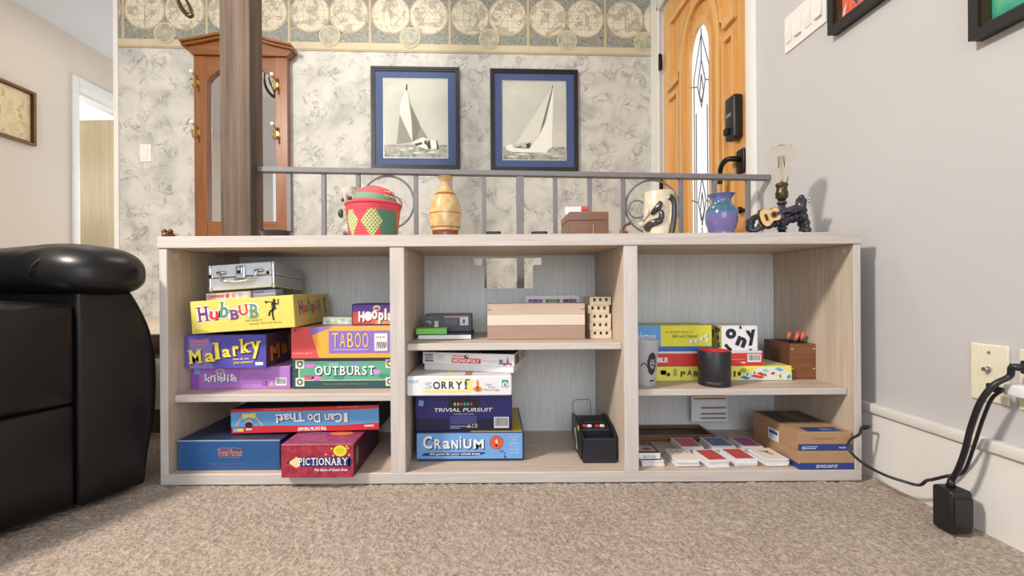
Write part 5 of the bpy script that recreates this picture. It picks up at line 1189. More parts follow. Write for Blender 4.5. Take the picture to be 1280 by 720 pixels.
# refine for smoothness
def refine(pf, n=4):
    out = []
    for i in range(len(pf)-1):
        p0, p1, p2, p3 = Vector(pf[max(i-1, 0)]), Vector(pf[i]), Vector(pf[i+1]), Vector(pf[min(i+2, len(pf)-1)])
        for j in range(n):
            u = j/n; q = .5*((2*p1)+(p2-p0)*u+(2*p0-5*p1+4*p2-p3)*u*u+(3*p1-p0-3*p2+p3)*u**3); out.append((max(q.x, .0008), q.y))
    out.append(pf[-1]); return out
pf = refine(prof, 4); zz = lambda y_: zpx(y_, 557)
ms = []
for (ra_, za), (rb2, zb2) in zip(pf, pf[1:]):
    zm = (za+zb2)/2; k = tan_v
    if zm < zz(288.5): k = tan_f
    elif abs(zm-zz(244)) < .004 or abs(zm-zz(267.7)) < .0014 or abs(zm-zz(285.3)) < .0014 or abs(zm-zz(248)) < .001: k = tan_b
    ms.append(k)
t = MB(); t.lathe(pf, c, None, 48, ms, caps=False); tag(t.build('ceramic_vase', None, c), 'tan glazed bottle vase with brown bands on the shelf top', 'vase')

# blue vase
Yc = 1.42; c = Vector((fromz(902, Yc), Yc, ZT)); s_ = FPX/Yc
bv = [plain('vase_violet_glaze', (112, 100, 156), .15, 0, .12, coat=.7), plain('vase_blue_glaze', (92, 104, 156), .15, 0, .12, coat=.7), plain('vase_teal_glaze', (62, 102, 122), .15, 0, .15, coat=.7), plain('vase_grey_foot', (96, 92, 120), .25, 0, .1)]
VP = [(14.0, 291), (15.6, 287), (17.8, 280), (18.8, 273), (18.2, 266), (16.0, 260), (12.8, 256), (11.4, 253), (12.0, 249), (14.6, 245.4), (16.4, 243.6)]
prof = [(.001, 0), (13.6/s_, 0)]+[(r_/s_, max(zpx(y_, 902), .0015)) for r_, y_ in VP]+[(14.6/s_, zpx(244, 902)), (10.6/s_, zpx(249, 902)), (10/s_, zpx(256, 902)), (.001, zpx(262, 902))]
pf = refine(prof, 4); ms = []
for (ra_, za), (rb2, zb2) in zip(pf, pf[1:]):
    zm = (za+zb2)/2; yv = 360-(zm+ZT-HC)*s_
    ms.append(bv[0] if yv > 272+1 else (bv[1] if yv > 268 else (bv[2] if yv > 254 else bv[1])))
t = MB(); t.lathe(pf, c, None, 48, ms, caps=False); tag(t.build('ceramic_vase', None, c), 'small blue and violet glazed vase in front of the pine door', 'vase')

# recipe box with cards
Yf = 1.44; x0, x1 = span(710.5, 760.8, 280, Yf); zt = at(735, 264.8, Yf).z; R0_ = Vector((x0, Yf, ZT)); dp = .155
rbm = wood('recipe_box_wood', (92, 56, 30), (126, 82, 50), 'x', 50, .35, 8, .5, .05, .2)
rbx = empty('recipe_box', R0_); tag(rbx, 'brown wooden box with white cards standing on the shelf top', 'box')
t = MB(); t.box((x0, Yf, ZT), (x1, Yf+dp, ZT+(zt-ZT)*.70), rbm, .002); t.build('box_body', rbx, R0_)
t = MB(); t.mesh(curve_mesh([[(x0, ZT+(zt-ZT)*.71), (x1, ZT+(zt-ZT)*.71), (x1, zt-.004), (x1-.004, zt), (x0+.004, zt), (x0, zt-.004)]], dp), lambda q: (q.x, Yf+dp/2+q.z, q.y), rbm); o = t.build('box_lid', rbx, R0_); modif(o, 'BEVEL', width=.003, segments=2)
t = MB(); t.box((x0+(x1-x0)*.60, Yf-.003, ZT+.015), (x0+(x1-x0)*.63, Yf, ZT+.05), brass, .001); t.build('latch', rbx, R0_)
a = at(707, 265, 1.50); c_ = at(727, 258.5, 1.50)
t = MB(); t.box((a.x, 1.50, zt+.0006), (c_.x, 1.513, c_.z), pr((228, 226, 232))); 
tag(t.build('index_cards', None, (a.x, 1.50, zt)), 'white index cards standing on the brown wooden box', 'card')
a = at(727.5, 265, 1.50); c_ = at(736, 258, 1.50); t = MB(); rc_ = plain('red_clip', (190, 74, 66), .4)
t.box((a.x, 1.498, zt+.0006), (c_.x, 1.515, (zt+c_.z)/2), rc_, .002); t.box((a.x-.003, 1.498, (zt+c_.z)/2), (c_.x, 1.515, c_.z), rc_, .002)
tag(t.build('card_clip', None, (a.x, 1.50, zt)), 'small red clip beside the white index cards', 'clip')

# smoking pipe
Yc = 1.46; t = MB(); P = [at(px, py, Yc) for px, py in ((778.5, 296), (777, 290), (778.5, 285), (783, 281.5), (788, 279.5))]
pz0 = Vector((P[0].x, Yc, ZT)); sp_ = empty('smoking_pipe', pz0); tag(sp_, 'small dark red smoking pipe with its stem curving up', 'pipe')
pm = plain('cherry_pipe', (104, 40, 30), .25, 0, .1, coat=.4)
t.lathe([(.001, 0), (.012, 0), (.015, .012), (.014, .028), (.010, .028), (.009, .008), (.001, .008)], (P[0].x+.004, Yc, ZT), pm, 20, caps=False); t.build('bowl', sp_, pz0)
t = MB(); t.tube([(P[0].x, Yc, ZT+.012)]+[tuple(p) for p in P[1:]], [.006, .0055, .005, .0045, .0045], pm, 10, sub=4); t.build('stem', sp_, pz0)

# stein with dark strap and figures
Yc = 1.45; c = Vector((fromz(824, Yc), Yc, ZT)); s_ = FPX/Yc; ht = at(824, 240.5, Yc).z-ZT; r = 18.5/s_
st = empty('pottery_stein', c); tag(st, 'cream pottery stein with dark strap and dark modelled figures', 'mug')
crm = mottled('cream_stein_glaze', [(.3, rgb((186, 168, 142))), (.7, rgb((222, 210, 188)))], 16, 3, .25, coat=.5)
t = MB(); t.lathe([(.001, 0), (r*1.08, 0), (r*1.1, .006), (r*1.04, .02), (r*1.0, ht*.5), (r*.96, ht-.004), (r*.93, ht), (r*.86, ht-.003), (r*.86, .02), (.001, .015)], c, crm, 40, caps=False); t.build('stein_body', st, c)
def onst(px, py, k=1.02):                        # a point of the stein's wall at this pixel column
    u = max(min((px-824)/18.5, .999), -.999); return Vector((c.x+r*k*u, Yc-r*k*sqrt(1-u*u), at(px, py, Yc-r*sqrt(1-u*u)).z))
gl_d = plain('dark_stein_glaze', (46, 40, 42), .2, 0, .1, coat=.6)
t = MB(); t.tube([onst(829.5, 246, 1.02), onst(832.5, 249, 1.08), onst(834.0, 256, 1.11), onst(834.0, 266, 1.11), onst(833.3, 278, 1.10), onst(832, 287, 1.07), onst(831, 293, 1.03)], .0105, gl_d, 10, sub=4); t.build('strap_handle', st, c)
t = MB(); t.tube([onst(828, 247, 1.02), onst(831.5, 252, 1.04), onst(831, 290, 1.04)], .005, crm, 8, sub=3); t.build('strap_rib', st, c)
for pts, rads in ((((819, 251), (818.5, 258), (813, 264), (810, 269)), [.007, .012, .010, .006]), (((822, 275), (817, 277), (811, 279), (807, 284), (808, 290)), [.008, .013, .013, .015, .012]), (((820, 262), (820.5, 269), (819, 276)), [.006, .009, .010])):
    t = MB(); t.tube([onst(px, py, 1.05) for px, py in pts], rads, gl_d, 12, sub=0); o = t.build('figure', st, c); modif(o, 'SUBSURF', levels=2, render_levels=2)
p_ = onst(805, 281, 1.06); t = MB(); t.ball((p_.x-.006, p_.y, p_.z), (.013, .010, .010), crm, 14, 9); t.build('figure', st, c)
t = MB(); t.tube([onst(807.5, 262, 1.05), onst(808, 268, 1.08), onst(805.5, 275, 1.10)], .004, crm, 8, sub=3); t.build('figure_arm', st, c)

# flat dark things
blk = plain('glossy_black', (24, 24, 28), .2, 0, .05, coat=.5)
Yc = 1.50; c = Vector((fromz(345, Yc), Yc, ZT)); rr = 20/FPX*Yc; zt = at(345, 289.6, Yc).z-ZT
t = MB(); t.lathe([(.001, 0), (rr*.5, 0), (rr*.55, .004), (rr*.92, zt-.004), (rr, zt), (rr*.97, zt), (rr*.5, .008), (.001, .008)], c, blk, 40, caps=False)
tag(t.build('black_dish', None, c), 'shallow glossy black dish at the foot of the timber post', 'dish')
for px0, px1, lab in ((608, 626, 'small black lozenge-shaped trinket right of the tan vase'), (664, 684, 'small black lozenge-shaped trinket left of the brown wooden box')):
    Yc = 1.50; x0, x1 = fromz(px0, Yc), fromz(px1, Yc); zt = at((px0+px1)/2, 290.2, Yc).z
    t = MB(); t.mesh(curve_mesh([rounded([(x0, Yc-.02), (x1, Yc-.02), (x1, Yc+.02), (x0, Yc+.02)], .012)], zt-ZT), lambda q: (q.x, q.y, (zt+ZT)/2+q.z), black_plastic)
    o = t.build('black_trinket', None, ((x0+x1)/2, Yc, ZT)); modif(o, 'BEVEL', width=.004, segments=3, limit_method='ANGLE'); tag(o, lab, 'trinket', 'small black trinkets')
Yc = 1.44; c = Vector((fromz(211.5, Yc), Yc, ZT)); s_ = FPX/Yc
brz = plain('brown_figurine', (112, 72, 48), .35, 0.2, .15)
fg = empty('carved_figurine', c); tag(fg, 'tiny brown carved animal at the far left end of the shelf top', 'figurine')
zt = at(211, 287, Yc).z-ZT
t = MB(); t.ball(c+Vector((0, 0, zt*.42)), (.018, .022, zt*.42), brz); t.build('body', fg, c)
for dx in (-.010, .010):
    t = MB(); t.ball(c+Vector((dx, -.008, zt*.82)), (.008, .009, zt*.20), brz, 12, 8); t.build('ear' if dx else 'ear', fg, c)
t = MB(); t.ball(c+Vector((.004, -.022, zt*.5)), (.011, .010, .011), brz, 12, 8); t.build('head', fg, c)

# pipe-man lamp with a guitar
YL = 1.43; pipe = plain('gunmetal_pipe', (76, 76, 86), .28, .6, .1)
def L3(px, py, dy=0.0): return at(px, py, YL+dy)
c = Vector((fromz(977.5, YL), YL, ZT)); lampo = empty('pipe_lamp', c); tag(lampo, 'pipe-figure lamp playing a guitar under a bare bulb', 'lamp')
zf_ = lambda py: at(977, py, YL).z
t = MB(); t.cyl((c.x, YL, ZT), (c.x, YL, ZT+.006), .030, pipe, n=28); t.cyl((c.x, YL, ZT+.006), (c.x, YL, ZT+.020), .014, pipe); t.build('base_flange', lampo, c)
t = MB(); t.cyl((c.x, YL, ZT+.02), (c.x, YL, zf_(250)), .0105, pipe)
for py in (286, 262, 254): t.cyl((c.x, YL, zf_(py+1.5)), (c.x, YL, zf_(py-1.5)), .0145, pipe, n=8)
t.build('stem_pipe', lampo, c)
def limb(name, pts, r_=.0095, joints=()):
    t = MB(); t.tube(pts, r_, pipe, 12, sub=4)
    for p in joints: t.ball(p, r_*1.45, pipe, 14, 10)
    for a_, b_2 in zip(pts, pts[1:]):
        if (Vector(b_2)-Vector(a_)).length > .03:
            for f in (.2, .8):
                m_ = Vector(a_).lerp(Vector(b_2), f); d_ = (Vector(b_2)-Vector(a_)).normalized(); t.cyl(m_-d_*.005, m_+d_*.005, r_*1.3, pipe, n=10)
    return t.build(name, lampo, c)
limb('leg', [L3(1008, 289.5, .01), L3(1007, 276, .01), L3(1001, 269, .005), L3(990, 272), L3(972, 279), L3(958, 282.5, -.005)], .0098, [L3(1004, 271, .008), L3(1008, 288, .01)])
limb('leg', [L3(1004, 289, .05), L3(1001, 278, .05), L3(994, 273, .045), L3(978, 280, .03)], .0095, [L3(1002, 275, .05)])
limb('torso', [L3(938, 280, .012), L3(941, 274, .015), L3(950, 270, .02), L3(975, 268, .02), L3(990, 262, .015), L3(999, 258, .01)], .0098, [L3(938, 278, .012)])
limb('arm', [L3(937, 279, .0), L3(936, 286, -.004), L3(944, 288, -.01), L3(952, 283, -.016), L3(962, 278.5, -.020)], .0092, [L3(937.5, 284, -.003), L3(952, 283, -.016)])
limb('arm', [L3(997, 262, -.004), L3(990, 264, -.016), L3(982, 262.5, -.026)], .008)
t = MB(); hc_ = L3(1001, 257); t.cyl(L3(999.5, 265.5), L3(1002, 249), .0165, pipe, .0155, 18); t.ball(L3(1003, 263.5), .014, pipe); t.cyl(L3(1001.5, 249), L3(1002, 245.5), .011, pipe, .009, 10); t.cyl(L3(1002, 245.5), L3(1002.2, 244), .006, pipe, n=8); hd_ = t.build('head', lampo, c)
for py in (250, 253.2):
    t = MB(); a_ = L3(1004, py, -.008); d_ = (L3(1012, py-1.5, -.016)-a_).normalized(); t.cyl(a_, a_+d_*.018, .0024, steel, n=8); t.cyl(a_+d_*.014, a_+d_*.019, .0055, steel, n=8); t.build('bolt_eye', hd_, c)
t = MB(); t.lathe([(.0005, 0), (.010, 0), (.0125, .006), (.0165, .010), (.0175, .030), (.0155, .034), (.0155, .046), (.0185, .050), (.0185, .053), (.0145, .058), (.0005, .058)], (c.x, YL, zf_(251.5)), bronze, 28, caps=False)
for k in range(3): t.tube([(c.x+.0178*cos(i*pi/12), YL+.0178*sin(i*pi/12), zf_(251.5)+.013+.006*k) for i in range(24)], .0012, bronze, 6, True)
t.build('bulb_socket', lampo, c)
bz0 = zf_(229.5); bh = zf_(181.5)-bz0; sB = FPX/YL
bulb_g = glassy('amber_bulb_glass', (1.0, .97, .90, 1), .0, 1.0, 1.05)
BP = [(6.0, 0), (6.6, .06), (8.0, .22), (10.2, .42), (13.0, .60), (14.6, .74), (14.2, .84), (11.5, .92), (7.0, .97), (3.0, .985), (1.8, 1.0), (.05, 1.003)]
t = MB(); t.lathe(refine([(r_/sB, bh*k) for r_, k in BP], 4), (c.x, YL, bz0), bulb_g, 40, caps=False); bo_ = t.build('bulb_glass', lampo, c)
t = MB(); t.cyl((c.x, YL, bz0), (c.x, YL, bz0+bh*.38), .0045, plain('glass_stem', (206, 200, 186), .1), .003); t.cyl((c.x, YL, bz0+bh*.38), (c.x, YL, bz0+bh*.72), .0012, steel)
P = []
for k in range(6):
    an = k*pi/3; P += [(c.x+.008*cos(an), YL+.008*sin(an), bz0+bh*.42), (c.x+.010*cos(an+pi/6), YL+.010*sin(an+pi/6), bz0+bh*.72)]
t.tube(P, .0008, brass, 5, True); t.build('filament', bo_, c)
# guitar
ga, gb = L3(950.5, 274.5, -.042), L3(990, 260.5, -.042); gd = (gb-ga).normalized(); gu = Vector((-gd.z, 0, gd.x)); gn = Vector((0, -1, 0))
gl_ = (L3(976, 265.5, -.042)-ga).length
ov = [(.0, .0), (.02, .50), (.14, .82), (.30, .86), (.46, .66), (.58, .54), (.70, .60), (.84, .64), (.95, .48), (1.0, .12)]
out_ = [(u*gl_, v*gl_*.50) for u, v in ov]+[(u*gl_, -v*gl_*.50) for u, v in ov[::-1][:-1]]
gp = lambda u, v, n_=0.0: ga+gd*u+gu*v+gn*n_
gt = empty('toy_guitar', ga); tag(gt, 'miniature pale wooden guitar held by the pipe figure', 'guitar')
spr = wood('guitar_spruce', (216, 176, 112), (236, 204, 146), 'x', 90, .35, 20, .5, .0); rose = plain('guitar_dark_wood', (70, 42, 28), .4)
t = MB(); t.mesh(curve_mesh([out_], .012), lambda q: gp(q.x, q.y, q.z-.0065), rose); t.build('guitar_side', gt, ga)
t = MB(); t.mesh(curve_mesh([[(gl_*.48+(x-gl_*.48)*.95, y*.95) for x, y in out_]], .0015), lambda q: gp(q.x, q.y, q.z+.0004), spr); t.build('guitar_top', gt, ga)
t = MB()
def disc(u, v, r_, m, n_): t.poly([gp(u+r_*cos(i*pi/12), v+r_*sin(i*pi/12), n_) for i in range(24)], m)
disc(gl_*.66, 0, gl_*.16, rose, .0016); disc(gl_*.66, 0, gl_*.135, pr((206, 140, 90)), .0019); disc(gl_*.66, 0, gl_*.115, BK, .0022); t.build('sound_hole', gt, ga)
t = MB(); t.obox(gp(gl_*.27, 0, .003), gd, gu, gn, .0035, gl_*.15, .002, rose); t.build('bridge', gt, ga)
t = MB(); ln_ = (gb-ga).length; t.obox(gp((gl_*.8+ln_)/2, 0, .003), gd, gu, gn, (ln_-gl_*.8)/2, .0052, .003, pr((60, 60, 84)), .0008); nk = t.build('neck', gt, ga)
t = MB(); t.obox(gp(ln_+.008, 0, .002), gd, gu, gn, .009, .0075, .003, rose, .001); t.build('headstock', gt, ga)

# ================================================================== papered wall: two framed yachts, hall stand, switch
def wall_thing(name, lx, z): 
    o = empty(name, bwp(lx, 0, z), BA); return o
mat_blue = plain('blue_picture_mat', (60, 78, 122), .6, 0, .03); silver = plain('silver_fillet', (196, 196, 190), .3, .6)
blackf = plain('black_picture_frame', (26, 24, 25), .4, 0, .08)
pic_glass = glassy('picture_glass', (1, 1, 1, 1), .02, 1.0, 1.02)
sky_g = mottled('grey_print_sky', [(.3, rgb((172, 174, 164))), (.7, rgb((200, 202, 190)))], 2.5, 3, .4)
sea_g = mottled('grey_print_sea', [(.35, rgb((112, 112, 104))), (.6, rgb((170, 170, 160)))], 26, 5, .4)
def yacht_picture(px, label, which):
    (xl, zt_), (xr, _), (_, zb_) = bw(px[0], px[1]), bw(px[2], px[1]), bw(px[0], px[3])
    w_, h_ = xr-xl, zt_-zb_; o = wall_thing('framed_picture', xl, zb_); tag(o, label, 'picture', 'framed yacht pictures')
    q = lambda c_: (c_.x, -.012+c_.z, c_.y)
    fw = .028
    t = MB(); t.mesh(curve_mesh([rect2(0, 0, w_, h_), rect2(fw*.55, fw*.55, w_-fw*.55, h_-fw*.55)], .024), q, blackf)
    t.mesh(curve_mesh([rect2(fw*.5, fw*.5, w_-fw*.5, h_-fw*.5), rect2(fw, fw, w_-fw, h_-fw)], .018), q, blackf); fo = t.build('frame', o, local=True); modif(fo, 'BEVEL', width=.003, segments=2, limit_method='ANGLE')
    m = .085; mu, md = .080, .078
    t = MB(); t.mesh(curve_mesh([rect2(fw*.6, fw*.6, w_-fw*.6, h_-fw*.6), rect2(m, md, w_-m, h_-mu)], .003), q, mat_blue); mo = t.build('mat_board', o, local=True)
    t = MB(); t.mesh(curve_mesh([rect2(m-.003, md-.003, w_-m+.003, h_-mu+.003), rect2(m+.002, md+.002, w_-m-.002, h_-mu-.002)], .005), q, silver); t.build('fillet', mo, local=True)
    pw, ph = w_-2*m, h_-mu-md
    t = MB(); P = lambda u, v, l: (m+u*pw, -.0125-.0004*l, md+v*ph)
    hz = .165
    t.poly([P(0, hz, 0), P(1, hz, 0), P(1, 1, 0), P(0, 1, 0)], sky_g); t.poly([P(0, 0, 0), P(1, 0, 0), P(1, hz, 0), P(0, hz, 0)], sea_g)
    W1, W2, G1, G2, D1 = pr((224, 224, 214)), pr((204, 204, 194)), pr((136, 134, 124)), pr((110, 108, 100)), pr((56, 54, 52))
    def pg(pts, mm, l): t.poly([P(u, v, l) for u, v in pts], mm)
    if which == 0:
        pg([(.25, .55), (.20, .17), (.44, .20), (.42, .30)], G1, 1); pg([(.25, .55), (.27, .70), (.34, .85), (.37, .86), (.42, .60), (.45, .20), (.40, .28), (.30, .46)], W2, 2)
        pg([(.27, .70), (.34, .85), (.29, .58), (.25, .55)], W1, 3); pg([(.37, .88), (.41, .70), (.56, .43), (.57, .38), (.50, .23), (.45, .20), (.44, .45)], G2, 3); pg([(.56, .42), (.70, .24), (.50, .22)], G1, 2)
        pg([(.355, .93), (.375, .93), (.375, .86), (.345, .85)], D1, 4); pg([(.45, .20), (.60, .26), (.70, .24), (.86, .20), (.82, .12), (.70, .10), (.50, .16)], W1, 4); pg([(.72, .24), (.74, .12), (.70, .10), (.66, .18)], D1, 5); pg([(.82, .22), (.84, .22), (.86, .11), (.83, .11)], D1, 5); pg([(.62, .2), (.68, .24), (.66, .16)], D1, 5); pg([(.48, .18), (.60, .2), (.60, .17), (.5, .15)], D1, 5)
        for u, v, a_ in ((.30, .10, .12), (.52, .06, .2), (.75, .07, .18), (.42, .12, .10)): pg([(u-a_/2, v), (u, v+.018), (u+a_/2, v), (u, v-.012)], W2, 3)
    else:
        pg([(.20, .20), (.78, .91), (.74, .60), (.62, .32), (.52, .20), (.40, .23)], W2, 2); pg([(.78, .91), (.80, .90), (.66, .46), (.58, .33), (.62, .45)], G2, 3)
        pg([(.40, .135), (.58, .30), (.70, .52), (.80, .93), (.805, .90), (.775, .16), (.72, .13)], W1, 4); pg([(.78, .93), (.795, .95), (.80, .90)], D1, 4)
        pg([(.05, .18), (.13, .20), (.18, .15), (.42, .14), (.72, .14), (.70, .095), (.45, .095), (.15, .10), (.05, .13)], W1, 3); pg([(.36, .20), (.44, .22), (.43, .15), (.38, .15)], D1, 4); pg([(.22, .17), (.30, .18), (.30, .15), (.22, .15)], G2, 4)
        for u, v, a_ in ((.30, .07, .3), (.66, .08, .3), (.85, .05, .2), (.15, .04, .2)): pg([(u-a_/2, v), (u, v+.015), (u+a_/2, v), (u, v-.01)], W2, 3)
    t.build('print', o, local=True)
yacht_picture((464, 84.5, 574.5, 212), 'black framed yacht picture with dark sails, left of the pair', 0)
yacht_picture((612.5, 87.5, 721.5, 214.5), 'black framed yacht picture with white sails, right of the pair', 1)

# hall stand with mirror and coat hooks
xl, _ = bw(243, 150, .05); xr, _ = bw(360, 150, .05); _, zc_ = bw(300, 70, .05)
hs_ = wall_thing('hall_stand', (xl+xr)/2, LZ+.046); tag(hs_, 'oak hall stand with mirror and brass coat hooks behind the timber post', 'hall stand')
def hz_(py, px=300): return bw(px, py, .05)[1]-(LZ+.046)
def hx_(px): return bw(px, 150, .05)[0]-(xl+xr)/2
hw = (xr-xl)/2; sw = hx_(360)-hx_(344.5); ztop = hz_(71); zbm = hz_(277); DP = .055
for s2 in (-1, 1):
    t = MB(); t.box((min(s2*hw, s2*(hw-sw)), -DP, 0), (max(s2*hw, s2*(hw-sw)), -.012, ztop), oak, .003); t.build('stile', hs_, local=True)
t = MB(); t.box((-hw+sw, -DP+.004, 0), (hw-sw, -.012, zbm), oak_x, .002); t.build('lower_panel', hs_, local=True)
iw = hw-sw; ys_ = hz_(103); yc_ = hz_(84)
arch_in = [(-iw, ys_)]+[(-iw+iw*2*i/16, ys_+(yc_-ys_)*min(1, 1.25*sin(pi*i/16)**.7)) for i in range(1, 16)]+[(iw, ys_)]
t = MB(); t.mesh(curve_mesh([arch_in+[(iw, ztop), (-iw, ztop)]], DP-.016), lambda q: (q.x, -.012-(DP-.016)/2+q.z, q.y), oak_x); t.build('arched_rail', hs_, local=True)
t = MB(); t.box((-iw, -.026, zbm), (iw, -.020, ztop-.02), mirror_m); t.build('mirror', hs_, local=True)
crown = lambda k, e: [(hx_(243)+.0-e*.2, hz_(71)), (hx_(238)-.01*k, hz_(66)-.0), (hx_(232.5), hz_(57.5)), (hx_(262), hz_(52)), (hx_(276), hz_(48.5)), (hx_(300), hz_(46)), (hx_(325), hz_(49.5)), (hx_(345), hz_(55)), (hx_(369.5), hz_(60)), (hx_(364), hz_(68.5)), (hx_(360)+e*.2, hz_(71.5))]
for i, (dp_, sc) in enumerate(((.075, 1.0), (.10, .99), (.12, .975))):
    cr_ = crown(0, 0); mzz = hz_(71)
    if i: cr_ = [(x, max(z, mzz)) for x, z in [(p_[0], p_[1]) for p_ in cr_[2:9]]]; cr_ = cr_+[(x, z-(.028 if i == 1 else .013)) for x, z in cr_[::-1]]
    t = MB(); t.mesh(curve_mesh([cr_], dp_-.012), lambda q: (q.x, -.012-(dp_-.012)/2+q.z, q.y), oak_x); o = t.build('crown_moulding', hs_, local=True); modif(o, 'BEVEL', width=.003, segments=2, limit_method='ANGLE')
for px, py in ((249, 97), (249, 159), (347.5, 99), (347.5, 160)):
    hx, hz0 = hx_(px), hz_(py)
    t = MB(); t.box((hx-.009, -DP-.004, hz0-.07), (hx+.009, -DP, hz0-.005), brass, .002)
    t.tube([(hx, -DP-.003, hz0-.02), (hx, -DP-.035, hz0-.012), (hx-.012, -DP-.052, hz0+.004)], .005, brass, 8, sub=4)
    t.tube([(hx, -DP-.003, hz0-.055), (hx, -DP-.03, hz0-.085), (hx-.004, -DP-.055, hz0-.085), (hx-.006, -DP-.060, hz0-.05)], .005, brass, 8, sub=5)
    t.ball((hx-.006, -DP-.060, hz0-.046), .008, brass, 10, 8)
    hk = t.build('coat_hook', hs_, local=True)
    t = MB(); t.ball((hx-.013, -DP-.054, hz0+.008), .0125, porcelain, 14, 10); t.build('knob', hk, local=True)

lx, lz = bw(182.5, 191.5); o = wall_thing('light_switch_plate', lx, lz-.06); tag(o, 'white single switch plate on the wallpaper left of the hall stand', 'switch')
t = MB(); t.box((-.036, -.006, 0), (.036, 0, .118), white_paint, .002); t.build('plate', o, local=True)
t = MB(); t.box((-.016, -.010, .026), (.016, -.006, .092), white_paint, .0015); t.build('rocker', o, local=True)

# brass lamp arm hanging into the top of the view
Yp = 2.45; c = at(231, 0, Yp); pd = empty('pendant_lamp', (c.x, Yp, CE-.002)); tag(pd, 'dark brass pendant lamp hanging over the entry, only its lowest scroll showing', 'lamp')
PO = Vector((c.x, Yp, CE-.002))
t = MB(); t.cyl((c.x, Yp, CE-.025), (c.x, Yp, CE-.001), .055, bronze, .06, 24); t.build('canopy', pd, PO)
t = MB(); t.cyl((c.x, Yp, CE-.03), (c.x, Yp, at(231, -22, Yp).z), .006, bronze); t.build('rod', pd, PO)
t = MB(); q = lambda px, py: at(px, py, Yp)
t.tube([q(222, -24), q(221.5, -8), q(224, 4), q(229, 13), q(235, 19), q(238.8, 20), q(239.5, 15), q(236, 6), q(231, -4), q(229, -14)], [.006, .009, .011, .012, .013, .012, .010, .008, .007, .006], bronze, 10, sub=4); t.build('scroll_arm', pd, PO)

# ================================================================== right wall: switches, two pictures, outlets, cords
a, c_ = rw(982.5, 68.5), rw(1035, 28)
YS0, YS1 = a.y, a.y-.209; zS0, zS1 = a.z, rw(982.5, 24).z; S0 = Vector((XW, YS1, zS0))
o = empty('light_switch_plate', S0); tag(o, 'white plate of four switches on the wall right of the pine door', 'switch')
t = MB(); t.box((XW-.006, YS1, zS0), (XW, YS0, zS1), white_paint, .002); t.build('plate', o, S0)
for k in range(4):
    yk = YS1+(YS0-YS1)*(.14+.24*k); t = MB(); hh = zS1-zS0
    t.mesh(curve_mesh([[(0, hh*.24), (.003, hh*.24), (.010, hh*.5), (.004, hh*.76), (0, hh*.76)] if k % 2 else [(0, hh*.24), (.010, hh*.24), (.005, hh*.5), (.003, hh*.76), (0, hh*.76)]], .032), lambda q: (XW-.006-q.x, yk+q.z, zS0+q.y), white_paint); t.build('rocker', o, S0)

def wall_picture(YA_, YB_, z0, z1, art, label, name='framed_picture', X=XW, sgn=-1, fm=None, fw=.032, liner=None):
    fm = fm or blackf; P0 = Vector((X, min(YA_, YB_), z0)); o = empty(name, P0); tag(o, label, 'picture')
    y0, y1 = min(YA_, YB_), max(YA_, YB_)
    t = MB(); t.mesh(curve_mesh([rect2(y0, z0, y1, z1), rect2(y0+fw*.7, z0+fw*.7, y1-fw*.7, z1-fw*.7)], .030), lambda q: (X+sgn*.016+q.z, q.x, q.y), fm); f_ = t.build('frame', o, P0); modif(f_, 'BEVEL', width=.003, segments=2, limit_method='ANGLE')
    t = MB(); t.mesh(curve_mesh([rect2(y0+fw*.65, z0+fw*.65, y1-fw*.65, z1-fw*.65), rect2(y0+fw, z0+fw, y1-fw, z1-fw)], .018), lambda q: (X+sgn*.012+q.z, q.x, q.y), liner or bronze); t.build('inner_lip', o, P0)
    t = MB(); t.box((X+sgn*.004-.003, y0+fw*.9, z0+fw*.9), (X+sgn*.004+.003, y1-fw*.9, z1-fw*.9), art); t.build('print', o, P0)
    return o
art1 = mottled('abstract_red_blue', [(.36, rgb((60, 90, 150))), (.44, rgb((226, 220, 214))), (.52, rgb((206, 70, 56))), (.60, rgb((224, 120, 70))), (.68, rgb((70, 50, 110)))], 9, 4, .35, 1.5)
art2 = mottled('abstract_teal', [(.34, rgb((24, 96, 92))), (.48, rgb((46, 150, 128))), (.58, rgb((90, 170, 130))), (.68, rgb((150, 160, 90)))], 7, 5, .35, 1.2)
p1 = rw(1034.5, 45.5, XW-.03); p1b = rw(1105, 0, XW-.03)
wall_picture(p1.y, p1.y-.30, p1.z, p1.z+.42, art1, 'black framed colourful abstract picture beside the four switches')
p2 = rw(1210.5, 53, XW-.03)
wall_picture(p2.y, p2.y-.34, p2.z, p2.z+.42, art2, 'black framed teal picture at the top right corner', fw=.028)

a = rw(1216, 428); b2 = rw(1216, 497)
def outlet(y1, y0, z0, z1, name, label):
    P0 = Vector((XW, y0, z0)); o = empty(name, P0); tag(o, label, 'outlet')
    t = MB(); t.box((XW-.006, y0, z0), (XW, y1, z1), ivory, .0025)
    for k in range(9):
        yy = y0+(y1-y0)*(.22+.07*k); t.box((XW-.0068, yy-.0012, z0+.004), (XW-.0058, yy+.0012, z1-.004), ivory)
    t.build('plate', o, P0); return o, P0
yA = a.y; o, P0 = outlet(yA, yA-.076, b2.z, a.z, 'coaxial_wall_plate', 'ivory ribbed wall plate with coaxial connector above the baseboard')
cz = rw(1244, 462).z; cyy = yA-.040
t = MB(); t.cyl((XW-.007, cyy, cz), (XW-.010, cyy, cz), .0065, steel, n=6, smooth=False); t.cyl((XW-.010, cyy, cz), (XW-.020, cyy, cz), .0046, steel, n=14); t.build('coaxial_connector', o, P0)
for zz in (a.z-.018, b2.z+.018):
    t = MB(); t.cyl((XW-.0072, cyy, zz), (XW-.0085, cyy, zz), .003, steel, n=10); t.build('screw', o, P0)
yB = yA-.095; o, P0 = outlet(yB, yB-.076, b2.z-.002, a.z-.002, 'power_outlet', 'ivory power outlet at the right edge with black plugs')
